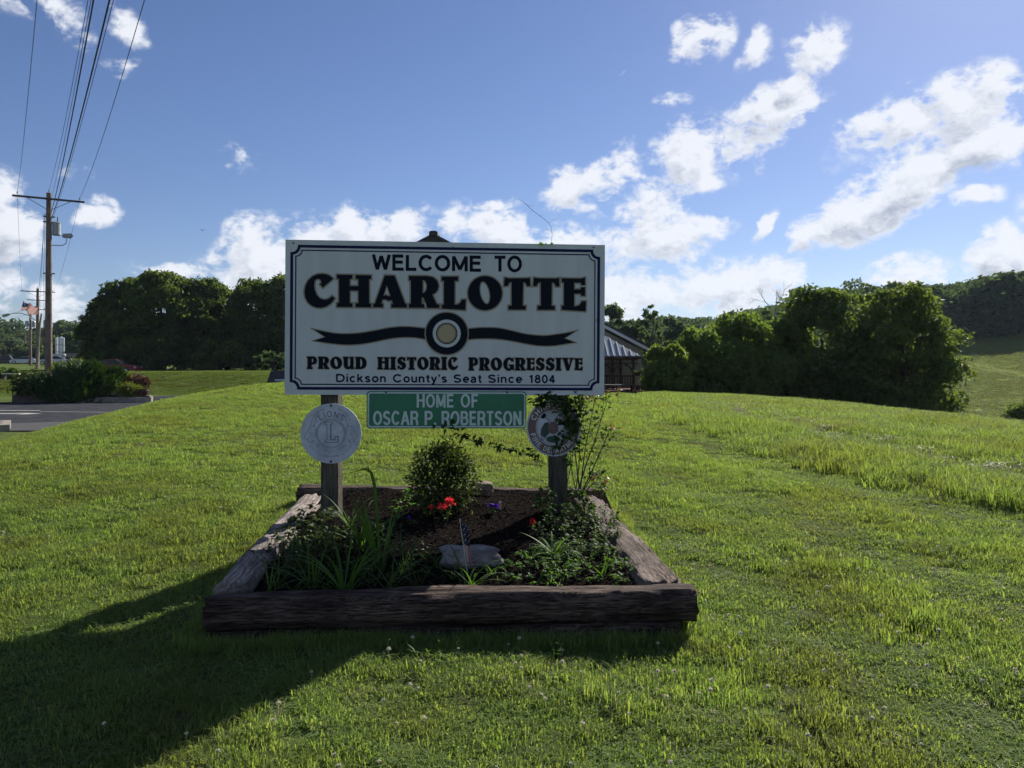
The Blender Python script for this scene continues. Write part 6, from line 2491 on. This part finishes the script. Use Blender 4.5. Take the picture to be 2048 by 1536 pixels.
M_redcar = mat('red_car_paint', (.16, .012, .018), .35)
M_silver = mat('silver_car_paint', (.45, .47, .50), .3, metal=.4)
M_blackcar = mat('black_car_paint', (.012, .012, .014), .25)
M_whitecar = mat('pale_blue_car_paint', (.45, .55, .62), .25)
car(232, 748, 77, PI, M_redcar, 'dark red car passing behind the shrubs on the bank')
car(6, 727, 170, R(200), M_silver, 'grey car at the far left edge down the road')
car(15, 727.5, 166, R(200), M_blackcar, 'dark car parked beside the grey one at the far left', suv=True)
car(107, 729, 135, R(10), M_silver, 'small silver car right of the nearest pole base')
car(48, 728, 150, R(10), M_silver, 'far silver car between the thin poles')
car(622, 791, 46, R(185), M_blackcar, 'black pickup sized vehicle beside the left edge of the sign', L=5.2, suv=True, z=gz(-11.8, 46) + .15)
car(592, 800, 41, R(182), M_whitecar, 'pale blue car roof showing over the knoll at the left edge of the sign', L=4.4, z=gz(-11.3, 41) - .1)

# ------------------------------------------------------------------ the building with a gable and the gazebo
BY = 50.0
bl = empty('gabled_building', at(1050, 800, BY), 0, 'tan sided gabled building with a dark roof behind the gazebo', 'building')
bo = Vector(bl.location)


def L3(u, v, Y=BY):
    p = at(u, v, Y) - bo
    return (p.x, p.z)


out = [L3(650, 806), L3(1283, 806), L3(1283, 700), L3(866, 484), L3(650, 590)]
b = MB()
b.prism(out, 0, .2)
b.build('gable_wall', M_siding, bl, recalc=True)
b = MB()
b.box(out[1][0] - .2, out[1][0], .2, 16, out[1][1], out[2][1])
b.build('side_wall', M_siding, bl)
b = MB()
b.box(out[0][0], out[0][0] + .2, .2, 16, out[0][1], out[4][1])
b.build('side_wall', M_siding, bl)
pk, e1, e0 = L3(868, 474), L3(1297, 697), L3(636, 592)
for e in (e0, e1):
    d = Vector((e[0] - pk[0], e[1] - pk[1])).normalized()
    nrm = Vector((d.y, -d.x))
    if nrm.y < 0:
        nrm = -nrm
    b = MB()
    b.prism([pk, e, (e[0] + nrm.x * .16, e[1] + nrm.y * .16), (pk[0], pk[1] + .18)], -.45, 16.4)
    rf = b.build('roof', M_shingle, bl, recalc=True)
    b = MB()
    q_ = (pk[0] + (e[0] - pk[0]) * .12, pk[1] + (e[1] - pk[1]) * .12)
    b.prism([(q_[0], q_[1] - .22), (e[0], e[1] - .20), (e[0], e[1] - .005), (q_[0], q_[1] - .005)], -.47, -.41)
    b.build('rake_board', M_trim, bl, recalc=True)
b = MB()
b.prism([(pk[0] - .27, pk[1] + .02), (pk[0] + .27, pk[1] + .02), (pk[0] + .27, pk[1] + .26), (pk[0] + .14, pk[1] + .32), (pk[0] - .14, pk[1] + .32), (pk[0] - .27, pk[1] + .26)], -.50, 16.45)
b.build('ridge_cap', M_shingle, bl, recalc=True)
b = MB()
b.prism([(pk[0] - 1.3, pk[1] - .70), (pk[0] + 1.3, pk[1] - .70), (pk[0], pk[1] - .01)], -.40, -.30)
b.build('gable_peak', M_shingle, bl, recalc=True)
# vertical siding joints on the gable wall that shows
for k in range(9):
    x = L3(1208 + k * 9, 760)[0]
    u_ = 1208 + k * 9
    vt_ = 484 + (u_ - 866) * .518 + 12
    b = MB()
    b.box(x - .02, x + .02, -.03, 0, out[0][1], L3(u_, vt_)[1])
    b.build('batten', M_siding, bl)
# cream scalloped board under the gable
cbn = [L3(u, v) for u, v in ((1150, 672), (1216, 672), (1221, 677), (1219, 684), (1223, 690), (1150, 690))]
b = MB()
b.prism(cbn, -.12, -.035)
b.build('scalloped_board', M_cream, bl, recalc=True)

# gazebo
GY_ = 44.0
gb_ = empty('gazebo', at(1180, 798, GY_), 0, 'dark red wooden gazebo with a pale blue standing seam roof right of the sign', 'gazebo')
go_ = Vector(gb_.location)


def g3(u, v, Y=GY_):
    return at(u, v, Y) - go_


ex0, ex1 = g3(1080, 713).x, g3(1281, 713).x
W2 = (ex1 - ex0)
ze, zr = g3(1180, 712).z, g3(1180, 684).z + .55
gxc = (ex0 + ex1) / 2
rx = W2 / 2 * .22
D2 = W2 / 2
zr = ze + 1.55
front = [(ex0, 0, ze), (ex1, 0, ze), (gxc + rx, D2, zr), (gxc - rx, D2, zr)]
back = [(ex1, 2 * D2, ze), (ex0, 2 * D2, ze), (gxc - rx, D2, zr), (gxc + rx, D2, zr)]
sideR = [(ex1, 0, ze), (ex1, 2 * D2, ze), (gxc + rx, D2, zr)]
sideL = [(ex0, 2 * D2, ze), (ex0, 0, ze), (gxc - rx, D2, zr)]
for pn in (front, back, sideR, sideL):
    b = MB()
    lo = [(p[0], p[1], p[2] - .05) for p in pn]
    n_ = len(pn)
    b.add(list(pn) + lo, [tuple(range(n_)), tuple(range(n_, 2 * n_))[::-1]] + [(i, n_ + i, n_ + (i + 1) % n_, (i + 1) % n_) for i in range(n_)])
    pnl = b.build('roof_panel', M_metalroof, gb_, recalc=True)
    if pn is front:
        nse = 17
        for k in range(nse):
            x = ex0 + W2 * (k + .5) / nse
            # seam runs up the slope until the hip or the ridge
            t = 1.0
            if x < gxc - rx:
                t = (x - ex0) / (gxc - rx - ex0)
            elif x > gxc + rx:
                t = (ex1 - x) / (ex1 - gxc - rx)
            b = MB()
            b.bar((x, -.02, ze + .02), (x, D2 * t, ze + (zr - ze) * t + .02), .045, .06)
            b.build('seam', M_trim, pnl)
b = MB()
b.box(ex0 - .05, ex1 + .05, -.08, -.01, ze - .16, ze - .02)
b.build('fascia', M_redbrown, gb_)
zb_ = g3(1180, 796).z
pz = lambda v: g3(1180, v).z
for u in (1088, 1130, 1226, 1268):
    for yy_ in (.12, 2 * D2 - .25):
        if yy_ > 1 and u in (1130, 1226):
            continue
        x = g3(u, 700).x
        b = MB()
        b.box(x - .07, x + .07, yy_, yy_ + .14, zb_, ze - .16)
        b.build('post', M_redbrown, gb_)
# frieze of slats and curved brackets
for v_ in (718.5, 727.5):
    b = MB()
    b.box(ex0 + .1, ex1 - .1, .14, .20, pz(v_) - .03, pz(v_) + .03)
    b.build('frieze_rail', M_redbrown, gb_)
for k in range(38):
    x = ex0 + .2 + (W2 - .4) * k / 37
    b = MB()
    b.box(x - .02, x + .02, .15, .18, pz(727) + .0, pz(719))
    b.build('slat', M_redbrown, gb_)
for u, s_ in ((1226, 1), (1226, -1), (1268, -1), (1130, 1), (1130, -1), (1088, 1)):
    x = g3(u, 700).x
    pts = [(x + s_ * .07, .17, pz(745)), (x + s_ * .12, .17, pz(738)), (x + s_ * .28, .17, pz(732)), (x + s_ * .50, .17, pz(729))]
    b = MB()
    b.tube(pts, [.05, .05, .05, .05], 6)
    b.build('bracket', M_redbrown, gb_)
for v_ in (752, 775):
    b = MB()
    b.box(ex0 + .3, ex1 - .3, .15, .22, pz(v_) - .04, pz(v_) + .04)
    b.build('hand_rail', M_redbrown, gb_)
for k in range(34):
    x = ex0 + .4 + (W2 - .8) * k / 33
    b = MB()
    b.box(x - .025, x + .025, .165, .205, pz(775) + .04, pz(752) - .04)
    b.build('baluster', M_redbrown, gb_)
b = MB()
b.box(ex0 + .15, ex1 - .15, .1, 2 * D2 - .1, zb_ - .15, pz(779))
b.build('deck', M_redbrown, gb_)
# hanging basket
hb = empty('hanging_basket', at(1275, 745, 43.6), 0, 'round hanging flower basket at the right corner of the gazebo', 'hanging basket')
b = MB()
b.lathe([(.02, -.20), (.12, -.18), (.18, -.08), (.20, 0)], 12)
b.build('pot', M_redbrown, hb)
lf = Leaves()
r = random.Random(8)
for k in range(160):
    lf.leaf((r.gauss(0, .12), r.gauss(0, .1), r.uniform(-.03, .13)), rv3(r), (0, 0, 1), .07, .05)
lf.b.build('foliage', M_rose, hb)
b = MB()
for a in (0, 2.1, 4.2):
    b.tube([(.19 * math.cos(a), .19 * math.sin(a), 0), (0, 0, .55)], .008, 3)
b.build('hanger', M_bolt, hb)['kind'] = 'stuff'


# wooden tables in front of the gazebo
def table(u, vtop, w, Y, label, m, group):
    p = at(u, vtop, Y)
    zg = gz(p.x, Y)
    o = empty('picnic_table', (p.x, Y, zg), R(5), label, 'table', group)
    h = p.z - zg
    W_ = w / F * Y
    for k in range(5):
        b = MB()
        b.box(-W_ / 2, W_ / 2, -.36 + k * .15, -.36 + k * .15 + .135, h - .045, h)
        b.build('plank', m, o)
    for s_ in (-1, 1):
        for yy_ in (-.36, .24):
            b = MB()
            b.bar((s_ * (W_ / 2 - .2), yy_ * 1.6, -.1), (s_ * (W_ / 2 - .2), yy_ * .6, h - .05), .10, .06)
            b.build('leg', m, o)
        b = MB()
        b.box(-W_ / 2, W_ / 2, s_ * .78 - .12, s_ * .78 + .12, h * .58 - .04, h * .58)
        b.build('bench_plank', m, o)
    return o


M_greywood = wood_mat('grey_table_wood', (.17, .16, .16), (.11, .10, .10), (.05, .045, .045), grain=(1, 10, 10))
table(1222, 769, 44, 41.5, 'grey wooden picnic table just right of the sign', M_greywood, 'picnic tables by the gazebo')
table(1270, 770, 26, 41.0, 'darker smaller wooden table at the right corner of the gazebo', M_redbrown, 'picnic tables by the gazebo')

# a bird high in the blue
bi = at(405, 461, 60)
b = MB()
b.add([(-.32, 0, .05), (-.16, .02, .10), (0, .05, .02), (.16, .02, .10), (.32, 0, .05), (.14, -.08, .06), (0, -.14, .0), (-.14, -.08, .06), (0, -.02, -.05)], [(0, 1, 7), (1, 2, 6, 7), (2, 3, 5, 6), (3, 4, 5), (2, 6, 8), (1, 8, 7), (3, 5, 8)])
tag(b.build('bird', M_wire, loc=bi), 'small dark bird flying left of the sign', 'bird')

# thin summer haze between here and the far ridge
hz = bpy.data.materials.new('haze_air')
hz.use_nodes = True
hn = hz.node_tree.nodes
hn.remove(hn['Principled BSDF'])
pv = hn.new('ShaderNodeVolumePrincipled')
pv.inputs['Color'].default_value = (.60, .75, 1.0, 1)
pv.inputs['Density'].default_value = .00008
pv.inputs['Anisotropy'].default_value = .3
hz.node_tree.links.new(pv.outputs[0], hn['Material Output'].inputs['Volume'])
b = MB()
b.box(-1600, 1600, -900, 1900, -30, 60)
tag(b.build('haze', hz), 'thin pale haze in the air', kind='stuff')
